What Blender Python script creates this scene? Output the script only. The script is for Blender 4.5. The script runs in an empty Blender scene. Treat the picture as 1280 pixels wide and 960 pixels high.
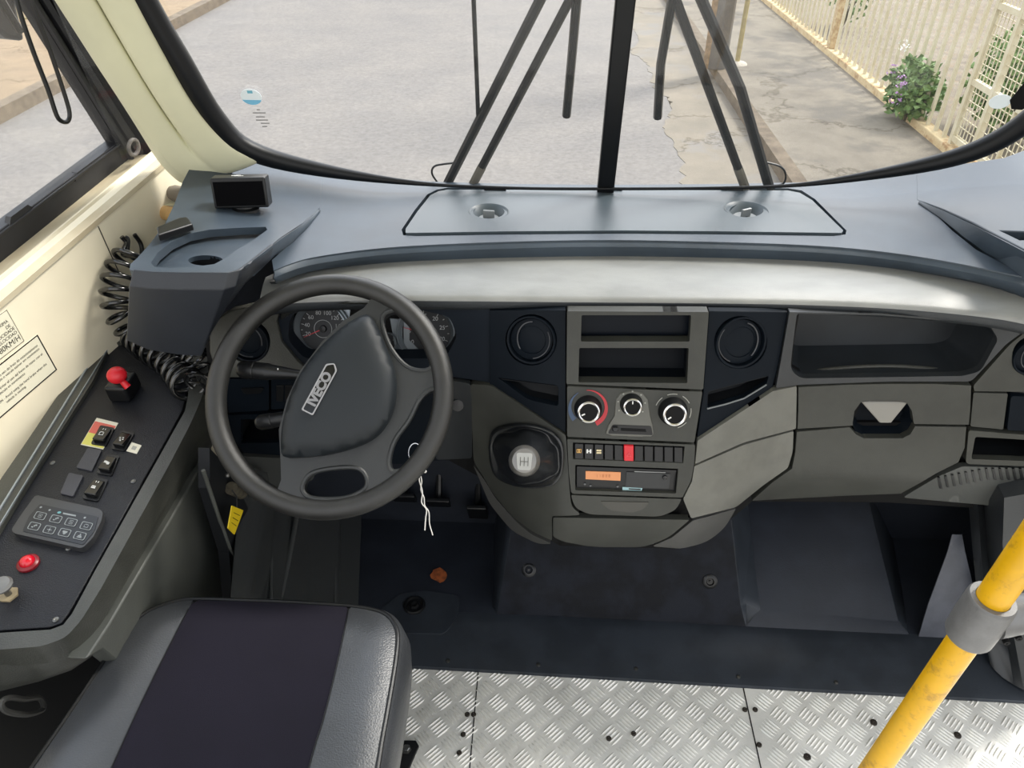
import bpy, bmesh, math, random
from mathutils import Vector, Matrix
from mathutils.geometry import delaunay_2d_cdt
random.seed(7)
SC = bpy.context.scene
COL = SC.collection
PI = math.pi
V = Vector
# ------------------------------------------------------------------ camera
F = 950.0
PITCH, YAW, ROLL = math.radians(36.3), math.radians(2.2), math.radians(0.45)
CAM = V((0, 0, 1.5))
def _axes():
    cy, sy = math.cos(YAW), math.sin(YAW)
    fwd = V((-sy * math.cos(PITCH), cy * math.cos(PITCH), -math.sin(PITCH)))
    right = V((cy, sy, 0))
    up = right.cross(fwd)
    # roll: world up leans to the right in the picture
    r = right * math.cos(ROLL) - up * math.sin(ROLL)
    u = up * math.cos(ROLL) + right * math.sin(ROLL)
    # rotate camera so that things tilt clockwise
    r2 = right * math.cos(ROLL) + up * math.sin(ROLL)
    u2 = up * math.cos(ROLL) - right * math.sin(ROLL)
    return r2, u2, fwd
RX, UX, FX = _axes()
def ray(px, py):
    return (FX + RX * ((px - 640) / F) - UX * ((py - 480) / F))
def aY(px, py, y):
    d = ray(px, py); return CAM + d * ((y - CAM.y) / d.y)
def aZ(px, py, z):
    d = ray(px, py); return CAM + d * ((z - CAM.z) / d.z)
def aX(px, py, x):
    d = ray(px, py); return CAM + d * ((x - CAM.x) / d.x)
def aP(px, py, p0, n):
    d = ray(px, py); return CAM + d * ((p0 - CAM).dot(n) / d.dot(n))
def proj(p):
    q = p - CAM; z = q.dot(FX)
    return (640 + F * q.dot(RX) / z, 480 - F * q.dot(UX) / z)
cam_data = bpy.data.cameras.new('camera'); cam = bpy.data.objects.new('camera', cam_data)
COL.objects.link(cam); SC.camera = cam
M = Matrix((RX, UX, -FX)).transposed().to_4x4(); M.translation = CAM
cam.matrix_world = M
cam_data.sensor_width = 36; cam_data.lens = 36 * F / 1280; cam_data.clip_start = 0.02; cam_data.clip_end = 500

def sm(a, b, x):
    t = max(0.0, min(1.0, (x - a) / (b - a))); return t * t * (3 - 2 * t)
def lerp(a, b, t): return a + (b - a) * t
# ------------------------------------------------------------------ materials
def lin(c):
    c = c / 255.0
    return c / 12.92 if c <= 0.04045 else ((c + 0.055) / 1.055) ** 2.4
def rgb(r, g, b): return (lin(r), lin(g), lin(b), 1)
MATS = {}
def mat(name, col, rough=0.5, metal=0.0, spec=0.5, noise=0.0, nscale=20, bump=0.0, bscale=300, col2=None, coat=0.0, stretch=None, emit=None, detail=4, croff=0.1):
    if name in MATS: return MATS[name]
    m = bpy.data.materials.new(name); m.use_nodes = True
    nt = m.node_tree; b = nt.nodes['Principled BSDF']
    b.inputs['Base Color'].default_value = col
    b.inputs['Roughness'].default_value = rough
    b.inputs['Metallic'].default_value = metal
    b.inputs['Specular IOR Level'].default_value = spec
    b.inputs['Coat Weight'].default_value = coat
    if emit:
        b.inputs['Emission Color'].default_value = emit[0]; b.inputs['Emission Strength'].default_value = emit[1]
    tc = nt.nodes.new('ShaderNodeTexCoord')
    mp = nt.nodes.new('ShaderNodeMapping'); nt.links.new(tc.outputs['Object'], mp.inputs['Vector'])
    if stretch: mp.inputs['Scale'].default_value = stretch
    if noise or col2:
        n = nt.nodes.new('ShaderNodeTexNoise'); n.inputs['Scale'].default_value = nscale; n.inputs['Detail'].default_value = detail
        n.inputs['Roughness'].default_value = 0.6
        nt.links.new(mp.outputs[0], n.inputs['Vector'])
        r = nt.nodes.new('ShaderNodeValToRGB')
        c2 = col2 or tuple(min(1, c * (1 + noise)) for c in col[:3]) + (1,)
        c1 = col if col2 else tuple(c * (1 - noise) for c in col[:3]) + (1,)
        r.color_ramp.elements[0].position = 0.5 - croff; r.color_ramp.elements[1].position = 0.5 + croff
        r.color_ramp.elements[0].color = c1; r.color_ramp.elements[1].color = c2
        nt.links.new(n.outputs['Fac'], r.inputs[0]); nt.links.new(r.outputs[0], b.inputs['Base Color'])
        mr = nt.nodes.new('ShaderNodeMapRange'); mr.inputs['To Min'].default_value = rough * 0.88; mr.inputs['To Max'].default_value = min(1, rough * 1.12)
        nt.links.new(n.outputs['Fac'], mr.inputs['Value']); nt.links.new(mr.outputs[0], b.inputs['Roughness'])
    if bump:
        n2 = nt.nodes.new('ShaderNodeTexNoise'); n2.inputs['Scale'].default_value = bscale; n2.inputs['Detail'].default_value = 2
        nt.links.new(tc.outputs['Object'], n2.inputs['Vector'])
        bp = nt.nodes.new('ShaderNodeBump'); bp.inputs['Strength'].default_value = bump; bp.inputs['Distance'].default_value = 0.001
        nt.links.new(n2.outputs['Fac'], bp.inputs['Height']); nt.links.new(bp.outputs[0], b.inputs['Normal'])
    MATS[name] = m
    return m
# ------------------------------------------------------------------ object helpers
def thing(name, label, cat, loc, group=None, kind=None):
    o = bpy.data.objects.new(name, None); COL.objects.link(o); o.location = loc
    o.empty_display_size = 0.05
    if label: o['label'] = label
    if cat: o['category'] = cat
    if group: o['group'] = group
    if kind: o['kind'] = kind
    return o
def tag(o, label=None, cat=None, group=None, kind=None):
    if label: o['label'] = label
    if cat: o['category'] = cat
    if group: o['group'] = group
    if kind: o['kind'] = kind
    return o
def root_off(p):
    v = V((0, 0, 0))
    while p is not None:
        v += p.location; p = p.parent
    return v
def link(name, verts, faces, m, parent=None, smooth=True, bevel=0, seg=2, angle=35, solid=0, sub=0, mats=None, fmat=None, solid_off=-1):
    """mesh from world-space verts; placed at its centre, parented keeping world place"""
    vs = [V(v) for v in verts]
    c = sum(vs, V((0, 0, 0))) / max(1, len(vs)) if parent is None else root_off(parent)
    me = bpy.data.meshes.new(name)
    me.from_pydata([v - c for v in vs], [], faces)
    me.validate()
    bm = bmesh.new(); bm.from_mesh(me)
    bmesh.ops.remove_doubles(bm, verts=bm.verts, dist=1e-6)
    bmesh.ops.recalc_face_normals(bm, faces=bm.faces)
    bm.to_mesh(me); bm.free()
    for mm in (mats or [m]): me.materials.append(mm)
    o = bpy.data.objects.new(name, me); COL.objects.link(o)
    if parent is not None: o.parent = parent
    else: o.location = c
    if smooth:
        for p in me.polygons: p.use_smooth = True
    if solid:
        s = o.modifiers.new('solid', 'SOLIDIFY'); s.thickness = solid; s.offset = solid_off
    if bevel:
        bv = o.modifiers.new('bevel', 'BEVEL'); bv.width = bevel; bv.segments = seg; bv.limit_method = 'ANGLE'; bv.angle_limit = math.radians(angle)
        bv.harden_normals = False
    if sub:
        s = o.modifiers.new('sub', 'SUBSURF'); s.levels = sub; s.render_levels = sub
    if smooth and not sub:
        try:
            w = o.modifiers.new('wn', 'WEIGHTED_NORMAL'); w.keep_sharp = True
        except Exception: pass
        me.set_sharp_from_angle(angle=math.radians(40)) if hasattr(me, 'set_sharp_from_angle') else None
    return o
def flip(o):
    o.data.flip_normals(); return o
class MB:
    """collects shapes for ONE mesh"""
    def __init__(s): s.v = []; s.f = []
    def add(s, vs, fs):
        k = len(s.v); s.v += [V(v) for v in vs]; s.f += [tuple(i + k for i in f) for f in fs]; return s
    def box(s, c, size, ex=V((1, 0, 0)), ey=V((0, 1, 0)), ez=V((0, 0, 1))):
        c = V(c); a, b, d = size[0] / 2, size[1] / 2, size[2] / 2
        vs = [c + ex * (i * a) + ey * (j * b) + ez * (k * d) for k in (-1, 1) for j in (-1, 1) for i in (-1, 1)]
        return s.add(vs, [(0, 2, 3, 1), (4, 5, 7, 6), (0, 1, 5, 4), (2, 6, 7, 3), (0, 4, 6, 2), (1, 3, 7, 5)])
    def tube(s, pts, r, n=10, closed=False, flat=None):
        pts = [V(p) for p in pts]; N = len(pts); rings = []
        prev = None
        for i, p in enumerate(pts):
            if closed: t = pts[(i + 1) % N] - pts[i - 1]
            else: t = pts[min(i + 1, N - 1)] - pts[max(i - 1, 0)]
            t.normalize()
            if prev is None:
                a = V((0, 0, 1)) if abs(t.z) < .9 else V((1, 0, 0))
                u = t.cross(a).normalized()
            else:
                u = (prev - t * prev.dot(t)).normalized()
            prev = u; w = t.cross(u)
            rr = r[i] if isinstance(r, (list, tuple)) else r
            if flat: rings.append([p + u * (math.cos(2 * PI * k / n) * rr) + w * (math.sin(2 * PI * k / n) * rr * flat) for k in range(n)])
            else: rings.append([p + u * (math.cos(2 * PI * k / n) * rr) + w * (math.sin(2 * PI * k / n) * rr) for k in range(n)])
        vs = [q for R in rings for q in R]; fs = []
        L = N if closed else N - 1
        for i in range(L):
            for k in range(n):
                a = i * n + k; b = i * n + (k + 1) % n; j = (i + 1) % N
                fs.append((a, b, j * n + (k + 1) % n, j * n + k))
        if not closed:
            fs.append(tuple(range(n - 1, -1, -1))); fs.append(tuple((N - 1) * n + k for k in range(n)))
        return s.add(vs, fs)
    def lathe(s, c, axis, prof, n=32, cap=True, sx=1.0, sy=1.0, ex=None):
        """prof: list of (radius, height along axis)"""
        c = V(c); az = V(axis).normalized()
        u = ex.normalized() if ex is not None else (az.cross(V((0, 0, 1))) if abs(az.z) < .95 else az.cross(V((0, 1, 0)))).normalized()
        w = az.cross(u); vs = []; fs = []
        for (r, h) in prof:
            for k in range(n):
                a = 2 * PI * k / n
                vs.append(c + az * h + u * (math.cos(a) * r * sx) + w * (math.sin(a) * r * sy))
        for i in range(len(prof) - 1):
            for k in range(n):
                fs.append((i * n + k, i * n + (k + 1) % n, (i + 1) * n + (k + 1) % n, (i + 1) * n + k))
        if cap:
            fs.append(tuple(range(n - 1, -1, -1))); fs.append(tuple((len(prof) - 1) * n + k for k in range(n)))
        return s.add(vs, fs)
    def prism(s, poly, off):
        poly = [V(p) for p in poly]; n = len(poly); off = V(off)
        vs = poly + [p + off for p in poly]
        fs = [tuple(range(n)), tuple(range(2 * n - 1, n - 1, -1))]
        for i in range(n): fs.append((i, i + n, (i + 1) % n + n, (i + 1) % n))
        return s.add(vs, fs)
    def ball(s, c, r, n=16, m=10, ex=V((1, 0, 0)), ey=V((0, 1, 0)), ez=V((0, 0, 1))):
        c = V(c); rx, ry, rz = r if isinstance(r, (tuple, list)) else (r, r, r)
        vs = [c + ez * rz]; fs = []
        for i in range(1, m):
            a = PI * i / m
            for k in range(n):
                b = 2 * PI * k / n
                vs.append(c + ex * (math.sin(a) * math.cos(b) * rx) + ey * (math.sin(a) * math.sin(b) * ry) + ez * (math.cos(a) * rz))
        vs.append(c - ez * rz); L = len(vs) - 1
        for k in range(n): fs.append((0, 1 + k, 1 + (k + 1) % n))
        for i in range(m - 2):
            for k in range(n):
                a = 1 + i * n + k; b = 1 + i * n + (k + 1) % n
                fs.append((a, a + n, b + n, b))
        for k in range(n): fs.append((L, 1 + (m - 2) * n + (k + 1) % n, 1 + (m - 2) * n + k))
        return s.add(vs, fs)
    def link(s, name, m, parent=None, **k): return link(name, s.v, s.f, m, parent, **k)
def spline(pts, n=6, closed=False):
    """Catmull-Rom through points (tuples or Vectors)"""
    P = [V(p) for p in pts]; N = len(P); out = []
    rng = N if closed else N - 1
    for i in range(rng):
        p0 = P[(i - 1) % N] if (closed or i > 0) else P[0] * 2 - P[1]
        p1 = P[i]; p2 = P[(i + 1) % N]
        p3 = P[(i + 2) % N] if (closed or i + 2 < N) else P[-1] * 2 - P[-2]
        for k in range(n):
            t = k / n
            out.append(0.5 * ((2 * p1) + (p2 - p0) * t + (2 * p0 - 5 * p1 + 4 * p2 - p3) * t * t + (-p0 + 3 * p1 - 3 * p2 + p3) * t ** 3))
    if not closed: out.append(P[-1])
    return out
def rounded(poly, r, n=4):
    """round the corners of a 2D polygon (pixels or metres)"""
    P = [V(p[:2]) for p in poly]; N = len(P); out = []
    for i in range(N):
        rr = poly[i][2] if len(poly[i]) > 2 else r
        a, b, c = P[i - 1], P[i], P[(i + 1) % N]
        d1 = (a - b); d2 = (c - b); l = min(rr, d1.length * .48, d2.length * .48)
        if l < 1e-6: out.append(b); continue
        q1 = b + d1.normalized() * l; q2 = b + d2.normalized() * l
        for k in range(n + 1):
            t = k / n
            out.append(q1 * (1 - t) ** 2 + b * (2 * t * (1 - t)) + q2 * t * t)
    return out
def circ(cx, cy, r, n=32, ry=None, a0=0):
    ry = ry or r
    return [V((cx + r * math.cos(a0 + 2 * PI * k / n), cy + ry * math.sin(a0 + 2 * PI * k / n))) for k in range(n)]
def inside(p, poly):
    x, y = p; c = False; n = len(poly); j = n - 1
    for i in range(n):
        xi, yi = poly[i]; xj, yj = poly[j]
        if (yi > y) != (yj > y) and x < (xj - xi) * (y - yi) / (yj - yi) + xi: c = not c
        j = i
    return c
def panel(name, outer, fmap, back, m, parent=None, holes=(), step=14, **k):
    """a sheet with an outline and holes, laid on a curved surface (fmap: 2D -> 3D), given depth `back` (vector or function p->p)"""
    loops = [[V(p[:2]) for p in outer]] + [[V(p[:2]) for p in h] for h in holes]
    def dens(L):
        o = []
        for i in range(len(L)):
            a, b = L[i], L[(i + 1) % len(L)]; n = max(1, int((b - a).length / step))
            for q in range(n): o.append(a + (b - a) * (q / n))
        return o
    loops = [dens(L) for L in loops]
    pts = []; edges = []
    for L in loops:
        k0 = len(pts); pts += L
        edges += [(k0 + i, k0 + (i + 1) % len(L)) for i in range(len(L))]
    xs = [p.x for p in loops[0]]; ys = [p.y for p in loops[0]]
    allp = [tuple(p) for p in pts]
    x = min(xs) + step * .5
    while x < max(xs):
        y = min(ys) + step * .5
        while y < max(ys):
            if inside((x, y), loops[0]) and not any(inside((x, y), h) for h in loops[1:]):
                if min((V((x, y)) - p).length_squared for p in pts[:k0 + len(loops[-1])]) > (step * .45) ** 2:
                    allp.append((x, y))
            y += step
        x += step
    r = delaunay_2d_cdt([V(p) for p in allp], edges, [], 0, 1e-6)
    vs2, fs = r[0], r[2]
    keep = []
    for f in fs:
        c = sum((vs2[i] for i in f), V((0, 0))) / len(f)
        if inside(c, loops[0]) and not any(inside(c, h) for h in loops[1:]): keep.append(tuple(f))
    used = sorted({i for f in keep for i in f}); idx = {i: j for j, i in enumerate(used)}
    keep = [tuple(idx[i] for i in f) for f in keep]
    top = [fmap(vs2[i][0], vs2[i][1]) for i in used]
    bot = [back(p) if callable(back) else p + V(back) for p in top]
    n = len(top)
    cnt = {}
    for f in keep:
        for i in range(3):
            e = (f[i], f[(i + 1) % 3]); cnt[e] = 1
    sides = [(a, b) for (a, b) in cnt if (b, a) not in cnt]
    faces = list(keep) + [tuple(i + n for i in reversed(f)) for f in keep] + [(b, a, a + n, b + n) for (a, b) in sides]
    return link(name, top + bot, faces, m, parent, **k)
class Fr:
    """a flat local frame: 2D metres on a plane; .px maps a photo pixel onto it"""
    def __init__(s, o, ex, ey):
        s.o = V(o); s.ex = V(ex).normalized(); s.n = s.ex.cross(V(ey)).normalized(); s.ey = s.n.cross(s.ex)
    def p(s, u, v, h=0): return s.o + s.ex * u + s.ey * v + s.n * h
    def px(s, x, y, h=0):
        q = aP(x, y, s.o + s.n * h, s.n) - s.o
        return V((q.dot(s.ex), q.dot(s.ey)))
    def P(s, x, y, h=0):
        a = s.px(x, y, h); return s.p(a.x, a.y, h)
def plate(name, fr, poly, h0, h1, m, parent=None, holes=(), step=0.02, **k):
    return panel(name, poly, lambda u, v: fr.p(u, v, h1), fr.n * (h0 - h1), m, parent, holes, step, **k)
def text_mesh(body, size, bold=0.0):
    cu = bpy.data.curves.new('t', 'FONT'); cu.body = body; cu.size = size; cu.offset = bold; cu.align_x = 'CENTER'; cu.align_y = 'CENTER'
    o = bpy.data.objects.new('t', cu); COL.objects.link(o)
    bpy.context.view_layer.update()
    me = bpy.data.meshes.new_from_object(o.evaluated_get(bpy.context.evaluated_depsgraph_get()))
    vs = [v.co.copy() for v in me.vertices]; fs = [tuple(p.vertices) for p in me.polygons]
    bpy.data.objects.remove(o); bpy.data.meshes.remove(me); bpy.data.curves.remove(cu)
    return vs, fs
def add_text(mb, fr, body, size, u, v, rot=0, h=0.0004, sx=1.0, thick=0, align='C', bold=0.0):
    vs, fs = text_mesh(body, size, bold)
    if align == 'R' and vs: w = max(q.x for q in vs); vs = [V((q.x - w, q.y, q.z)) for q in vs]
    if align == 'L' and vs: w = min(q.x for q in vs); vs = [V((q.x - w, q.y, q.z)) for q in vs]
    c, s_ = math.cos(rot), math.sin(rot)
    out = [fr.p(u + (q.x * sx) * c - q.y * s_, v + (q.x * sx) * s_ + q.y * c, h) for q in vs]
    mb.add(out, fs)
    if thick: mb.add([p - fr.n * thick for p in out], fs)
    return mb
def rect(u, v, w, h, r=0, n=4):
    P = [(u - w / 2, v - h / 2), (u + w / 2, v - h / 2), (u + w / 2, v + h / 2), (u - w / 2, v + h / 2)]
    return rounded(P, r, n) if r else [V(p) for p in P]
# ------------------------------------------------------------------ palette
DASH = mat('dash_top_plastic', rgb(56, 66, 76), .40, spec=.5, noise=.13, nscale=7, bump=.25, bscale=900)
HATCHM = mat('hatch_plastic', rgb(66, 76, 82), .38, spec=.55, noise=.05, nscale=9, bump=.2, bscale=900)
LIPM = mat('lip_plastic', rgb(130, 131, 128), .32, spec=.6, noise=.10, nscale=6, bump=.35, bscale=1100, stretch=(1, 3, 1))
FASC = mat('fascia_plastic', rgb(54, 55, 51), .46, spec=.40, noise=.10, nscale=14, bump=.3, bscale=1000)
FASC2 = mat('fascia_lit_plastic', rgb(96, 96, 90), .42, spec=.5, noise=.09, nscale=16, bump=.3, bscale=900)  # paler copy of the fascia plastic; the swoops' lit face is in the colour
NAVY = mat('fascia_dark_plastic', rgb(14, 20, 27), .50, spec=.10, noise=.06, nscale=12, bump=.25, bscale=1000)
GAP = mat('gap_black', rgb(14, 14, 15), .7, spec=.2)
HOLE = mat('recess_black', rgb(22, 24, 27), .6, spec=.25)
BLK = mat('black_plastic', rgb(17, 18, 20), .36, spec=.42, bump=.1, bscale=900)
BLKG = mat('black_gloss', rgb(14, 15, 17), .15, spec=.5)
WHEELM = mat('wheel_rubber', rgb(34, 34, 33), .38, spec=.5, noise=.12, nscale=22, bump=.35, bscale=1500)
COVERM = mat('airbag_plastic', rgb(24, 29, 33), .50, spec=.35, noise=.04, nscale=22, bump=.3, bscale=1300)
CHROME = mat('chrome', rgb(215, 215, 215), .18, metal=1)
SILV = mat('silver_paint', rgb(150, 158, 165), .38, metal=.5)
WHITE = mat('white_mark', rgb(225, 225, 222), .6)
RED = mat('red_plastic', rgb(205, 26, 40), .38, spec=.5)
RUBBER = mat('liner_rubber', rgb(42, 47, 54), .52, spec=.42, noise=.16, nscale=11, bump=.3, bscale=700)
RUBBER2 = mat('liner_rubber_worn', rgb(20, 23, 30), .52, spec=.14, noise=.38, nscale=14, bump=.4, bscale=600)
CONS = mat('console_plastic', rgb(58, 59, 55), .38, spec=.5, noise=.12, nscale=14, bump=.6, bscale=420)
CPANEL = mat('console_panel', rgb(22, 24, 30), .42, spec=.35, noise=.08, nscale=40, bump=.9, bscale=520)
CREAM = mat('cream_paint', rgb(212, 210, 180), .42, spec=.4, noise=.04, nscale=5, bump=.1, bscale=100)
WALLM = mat('side_lining', rgb(238, 229, 204), .5, spec=.35, noise=.04, nscale=4)
SILL = mat('sill_aluminium', rgb(206, 199, 176), .42, spec=.5, noise=.05, nscale=8, col2=rgb(176, 158, 126), croff=.3)
SEAL = mat('rubber_seal', rgb(14, 16, 19), .42, spec=.28)
WIN = mat('window_frame_black', rgb(26, 27, 31), .42, spec=.5, noise=.15, nscale=30)
LEATH = mat('black_leatherette', rgb(52, 54, 57), .34, spec=.7, noise=.1, nscale=10, bump=.45, bscale=420)
FABR = mat('seat_fabric', rgb(28, 26, 35), .9, spec=.15, noise=.07, nscale=8, bump=.5, bscale=1500)
YEL = mat('yellow_paint', rgb(214, 163, 6), .38, spec=.5, noise=.05, nscale=30)
ALU = mat('cast_aluminium', rgb(112, 112, 112), .48, metal=.4, noise=.08, nscale=40, bump=.2, bscale=400)
STEEL = mat('screw_steel', rgb(120, 120, 118), .35, metal=.9)
WOOD = mat('wood_plug', rgb(196, 158, 104), .6, noise=.12, nscale=20)
DUST = mat('dusty_grey', rgb(96, 92, 84), .7, noise=.1, nscale=20)
def worn_yellow():
    m = YEL; nt = m.node_tree; b = nt.nodes['Principled BSDF']
    tc = nt.nodes.new('ShaderNodeTexCoord')
    n = nt.nodes.new('ShaderNodeTexNoise'); n.inputs['Scale'].default_value = 26; n.inputs['Detail'].default_value = 6; n.inputs['Roughness'].default_value = .72
    r = nt.nodes.new('ShaderNodeValToRGB'); r.color_ramp.elements[0].position = .54; r.color_ramp.elements[1].position = .70
    r.color_ramp.elements[0].color = (0, 0, 0, 1); r.color_ramp.elements[1].color = (1, 1, 1, 1)
    mx = nt.nodes.new('ShaderNodeMix'); mx.data_type = 'RGBA'
    src = b.inputs['Base Color'].links[0].from_socket
    nt.links.new(tc.outputs['Object'], n.inputs['Vector']); nt.links.new(n.outputs['Fac'], r.inputs[0])
    nt.links.new(r.outputs[0], mx.inputs[0]); nt.links.new(src, mx.inputs[6]); mx.inputs[7].default_value = rgb(150, 112, 40)
    nt.links.new(mx.outputs[2], b.inputs['Base Color'])
worn_yellow()
def glass_mat(name, tint=(1, 1, 1, 1), gl=.05, haze=0.0):
    m = bpy.data.materials.new(name); m.use_nodes = True; nt = m.node_tree
    for n in list(nt.nodes): nt.nodes.remove(n)
    out = nt.nodes.new('ShaderNodeOutputMaterial'); t = nt.nodes.new('ShaderNodeBsdfTransparent'); t.inputs[0].default_value = tint
    g = nt.nodes.new('ShaderNodeBsdfGlossy'); g.inputs['Roughness'].default_value = .02
    fr = nt.nodes.new('ShaderNodeFresnel')
    ge = nt.nodes.new('ShaderNodeNewGeometry'); mr = nt.nodes.new('ShaderNodeMapRange')
    mr.inputs['To Min'].default_value = 1.4; mr.inputs['To Max'].default_value = 1 / 1.4     # same reflectance from both sides of the thin pane
    nt.links.new(ge.outputs['Backfacing'], mr.inputs['Value']); nt.links.new(mr.outputs[0], fr.inputs[0])
    mx = nt.nodes.new('ShaderNodeMixShader')
    nt.links.new(fr.outputs[0], mx.inputs[0]); nt.links.new(t.outputs[0], mx.inputs[1]); nt.links.new(g.outputs[0], mx.inputs[2])
    d = nt.nodes.new('ShaderNodeBsdfDiffuse'); d.inputs[0].default_value = (.8, .8, .78, 1)
    m2 = nt.nodes.new('ShaderNodeMixShader'); m2.inputs[0].default_value = haze
    nt.links.new(mx.outputs[0], m2.inputs[1]); nt.links.new(d.outputs[0], m2.inputs[2]); nt.links.new(m2.outputs[0], out.inputs[0])
    return m
GLASS = glass_mat('window_glass', haze=.03)
# ------------------------------------------------------------------ outside: ground, kerbs, fence, pole
GZ = -0.80          # road level
SZ = GZ + 0.11      # pavement level
def ground_mat(name, c1, c2, scale, c3=None, s3=3.0, rough=.9, crack=0.0, bump=.4, fine=120):
    m = bpy.data.materials.new(name); m.use_nodes = True; nt = m.node_tree; b = nt.nodes['Principled BSDF']
    b.inputs['Roughness'].default_value = rough; b.inputs['Specular IOR Level'].default_value = .2
    tc = nt.nodes.new('ShaderNodeTexCoord')
    def N(s, d=6):
        n = nt.nodes.new('ShaderNodeTexNoise'); n.inputs['Scale'].default_value = s; n.inputs['Detail'].default_value = d; n.inputs['Roughness'].default_value = .65
        nt.links.new(tc.outputs['Object'], n.inputs['Vector']); return n
    def R(src, a, bb, ca, cb):
        r = nt.nodes.new('ShaderNodeValToRGB'); r.color_ramp.elements[0].position = a; r.color_ramp.elements[1].position = bb
        r.color_ramp.elements[0].color = ca; r.color_ramp.elements[1].color = cb; nt.links.new(src, r.inputs[0]); return r
    base = R(N(scale).outputs['Fac'], .35, .65, c1, c2).outputs[0]
    f = R(N(fine, 2).outputs['Fac'], .3, .7, (.84, .84, .84, 1), (1.10, 1.10, 1.10, 1))
    mu = nt.nodes.new('ShaderNodeMix'); mu.data_type = 'RGBA'; mu.blend_type = 'MULTIPLY'; mu.inputs[0].default_value = 1
    nt.links.new(base, mu.inputs[6]); nt.links.new(f.outputs[0], mu.inputs[7]); base = mu.outputs[2]
    if c3:
        k = R(N(s3, 5).outputs['Fac'], .52, .62, (0, 0, 0, 1), (1, 1, 1, 1))
        mx = nt.nodes.new('ShaderNodeMix'); mx.data_type = 'RGBA'; nt.links.new(k.outputs[0], mx.inputs[0]); nt.links.new(base, mx.inputs[6]); mx.inputs[7].default_value = c3
        base = mx.outputs[2]
    if crack:
        vo = nt.nodes.new('ShaderNodeTexVoronoi'); vo.feature = 'DISTANCE_TO_EDGE'; vo.inputs['Scale'].default_value = crack
        dn = N(2.2, 5); ad = nt.nodes.new('ShaderNodeVectorMath'); ad.operation = 'ADD'
        nt.links.new(tc.outputs['Object'], ad.inputs[0]); nt.links.new(dn.outputs['Color'], ad.inputs[1]); nt.links.new(ad.outputs[0], vo.inputs['Vector'])
        k = R(vo.outputs['Distance'], .0, .014, (.62, .6, .57, 1), (1, 1, 1, 1))
        mu = nt.nodes.new('ShaderNodeMix'); mu.data_type = 'RGBA'; mu.blend_type = 'MULTIPLY'; mu.inputs[0].default_value = 1
        nt.links.new(base, mu.inputs[6]); nt.links.new(k.outputs[0], mu.inputs[7]); base = mu.outputs[2]
    nt.links.new(base, b.inputs['Base Color'])
    bp = nt.nodes.new('ShaderNodeBump'); bp.inputs['Strength'].default_value = bump; bp.inputs['Distance'].default_value = .01
    nt.links.new(N(fine * .6, 3).outputs['Fac'], bp.inputs['Height']); nt.links.new(bp.outputs[0], b.inputs['Normal'])
    return m
ASPH = ground_mat('asphalt', rgb(118, 115, 112), rgb(127, 123, 118), 1.2, None, 1.1, crack=0, fine=26)
GUTT = ground_mat('gutter_concrete', rgb(136, 128, 115), rgb(122, 116, 105), 2.4, rgb(126, 122, 116), 1.6, crack=.4)
PAVE = ground_mat('pavement_concrete', rgb(138, 131, 118), rgb(122, 115, 104), 2.6, rgb(112, 107, 99), 1.3, crack=.35)
LPAVE = ground_mat('left_pavement', rgb(146, 128, 104), rgb(132, 116, 96), 2.5, None, crack=.5)
KERB = ground_mat('kerb_concrete', rgb(126, 114, 98), rgb(100, 90, 78), 6)
YARD = ground_mat('yard_paving', rgb(140, 131, 116), rgb(116, 107, 95), 7, rgb(132, 118, 100), 9)
def slab(name, x0, x1, y0, y1, z0, z1, m, kind='structure'):
    o = MB().box(((x0 + x1) / 2, (y0 + y1) / 2, (z0 + z1) / 2), (x1 - x0, y1 - y0, z1 - z0)).link(name, m, smooth=False)
    tag(o, kind=kind); return o
# key lines on the ground, from the photograph
kR = aZ(965, 190, SZ)            # right kerb edge passes here
kL = aZ(105, 84, SZ)             # left kerb edge
fB = aZ(1186, 197, SZ)           # fence foot
gut = aZ(858, 180, GZ)           # start of the pale gutter
print('kerbR', kR, 'kerbL', kL, 'fence', fB, 'gutter', gut)
RXK, LXK, FXK = kR.x, kL.x, fB.x
kdir = (aZ(893, 80, SZ) - aZ(989, 231, SZ)).normalized(); print('kerb dir', kdir, 'fence dir', (aZ(950, 0, SZ) - fB).normalized())
fdir = (aZ(950, 0, SZ) - fB).normalized()
slab('road', -30, gut.x, -12, 60, GZ - .2, GZ, ASPH)
# broken edge between asphalt and gutter
g = [(gut.x, -12), (gut.x, 60)]
ed = []
y = -12.0
while y < 60:
    ed.append((gut.x - .05 - .07 * random.random() + .06 * math.sin(y * 1.7) + .05 * math.sin(y * 4.1), y)); y += random.uniform(.04, .12)
mb = MB(); mb.prism([(RXK + .02, -12, GZ - .1), ] + [(x, y, GZ - .1) for x, y in ed] + [(RXK + .02, 60, GZ - .1)], (0, 0, .104))
tag(mb.link('gutter', GUTT, smooth=False), kind='structure')
slab('kerb_right', RXK, RXK + .12, -12, 60, GZ - .2, SZ + .002, KERB)
slab('pavement_right', RXK + .12, FXK + .02, -12, 60, GZ - .2, SZ, PAVE)
slab('ground_yard', FXK - .1, FXK + 24, -12, 60, GZ - .3, SZ - .02, YARD)
slab('kerb_left', LXK - .14, LXK, -12, 60, GZ - .2, SZ + .02, KERB)
slab('pavement_left', LXK - 2.0, LXK - .14, -12, 60, GZ - .2, SZ + .012, LPAVE)
slab('ground_verge', LXK - 12, LXK - 2.0, -12, 60, GZ - .2, SZ + .03, ground_mat('verge_soil', rgb(150, 132, 104), rgb(122, 110, 86), 8, rgb(120, 120, 80), 6))
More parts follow.
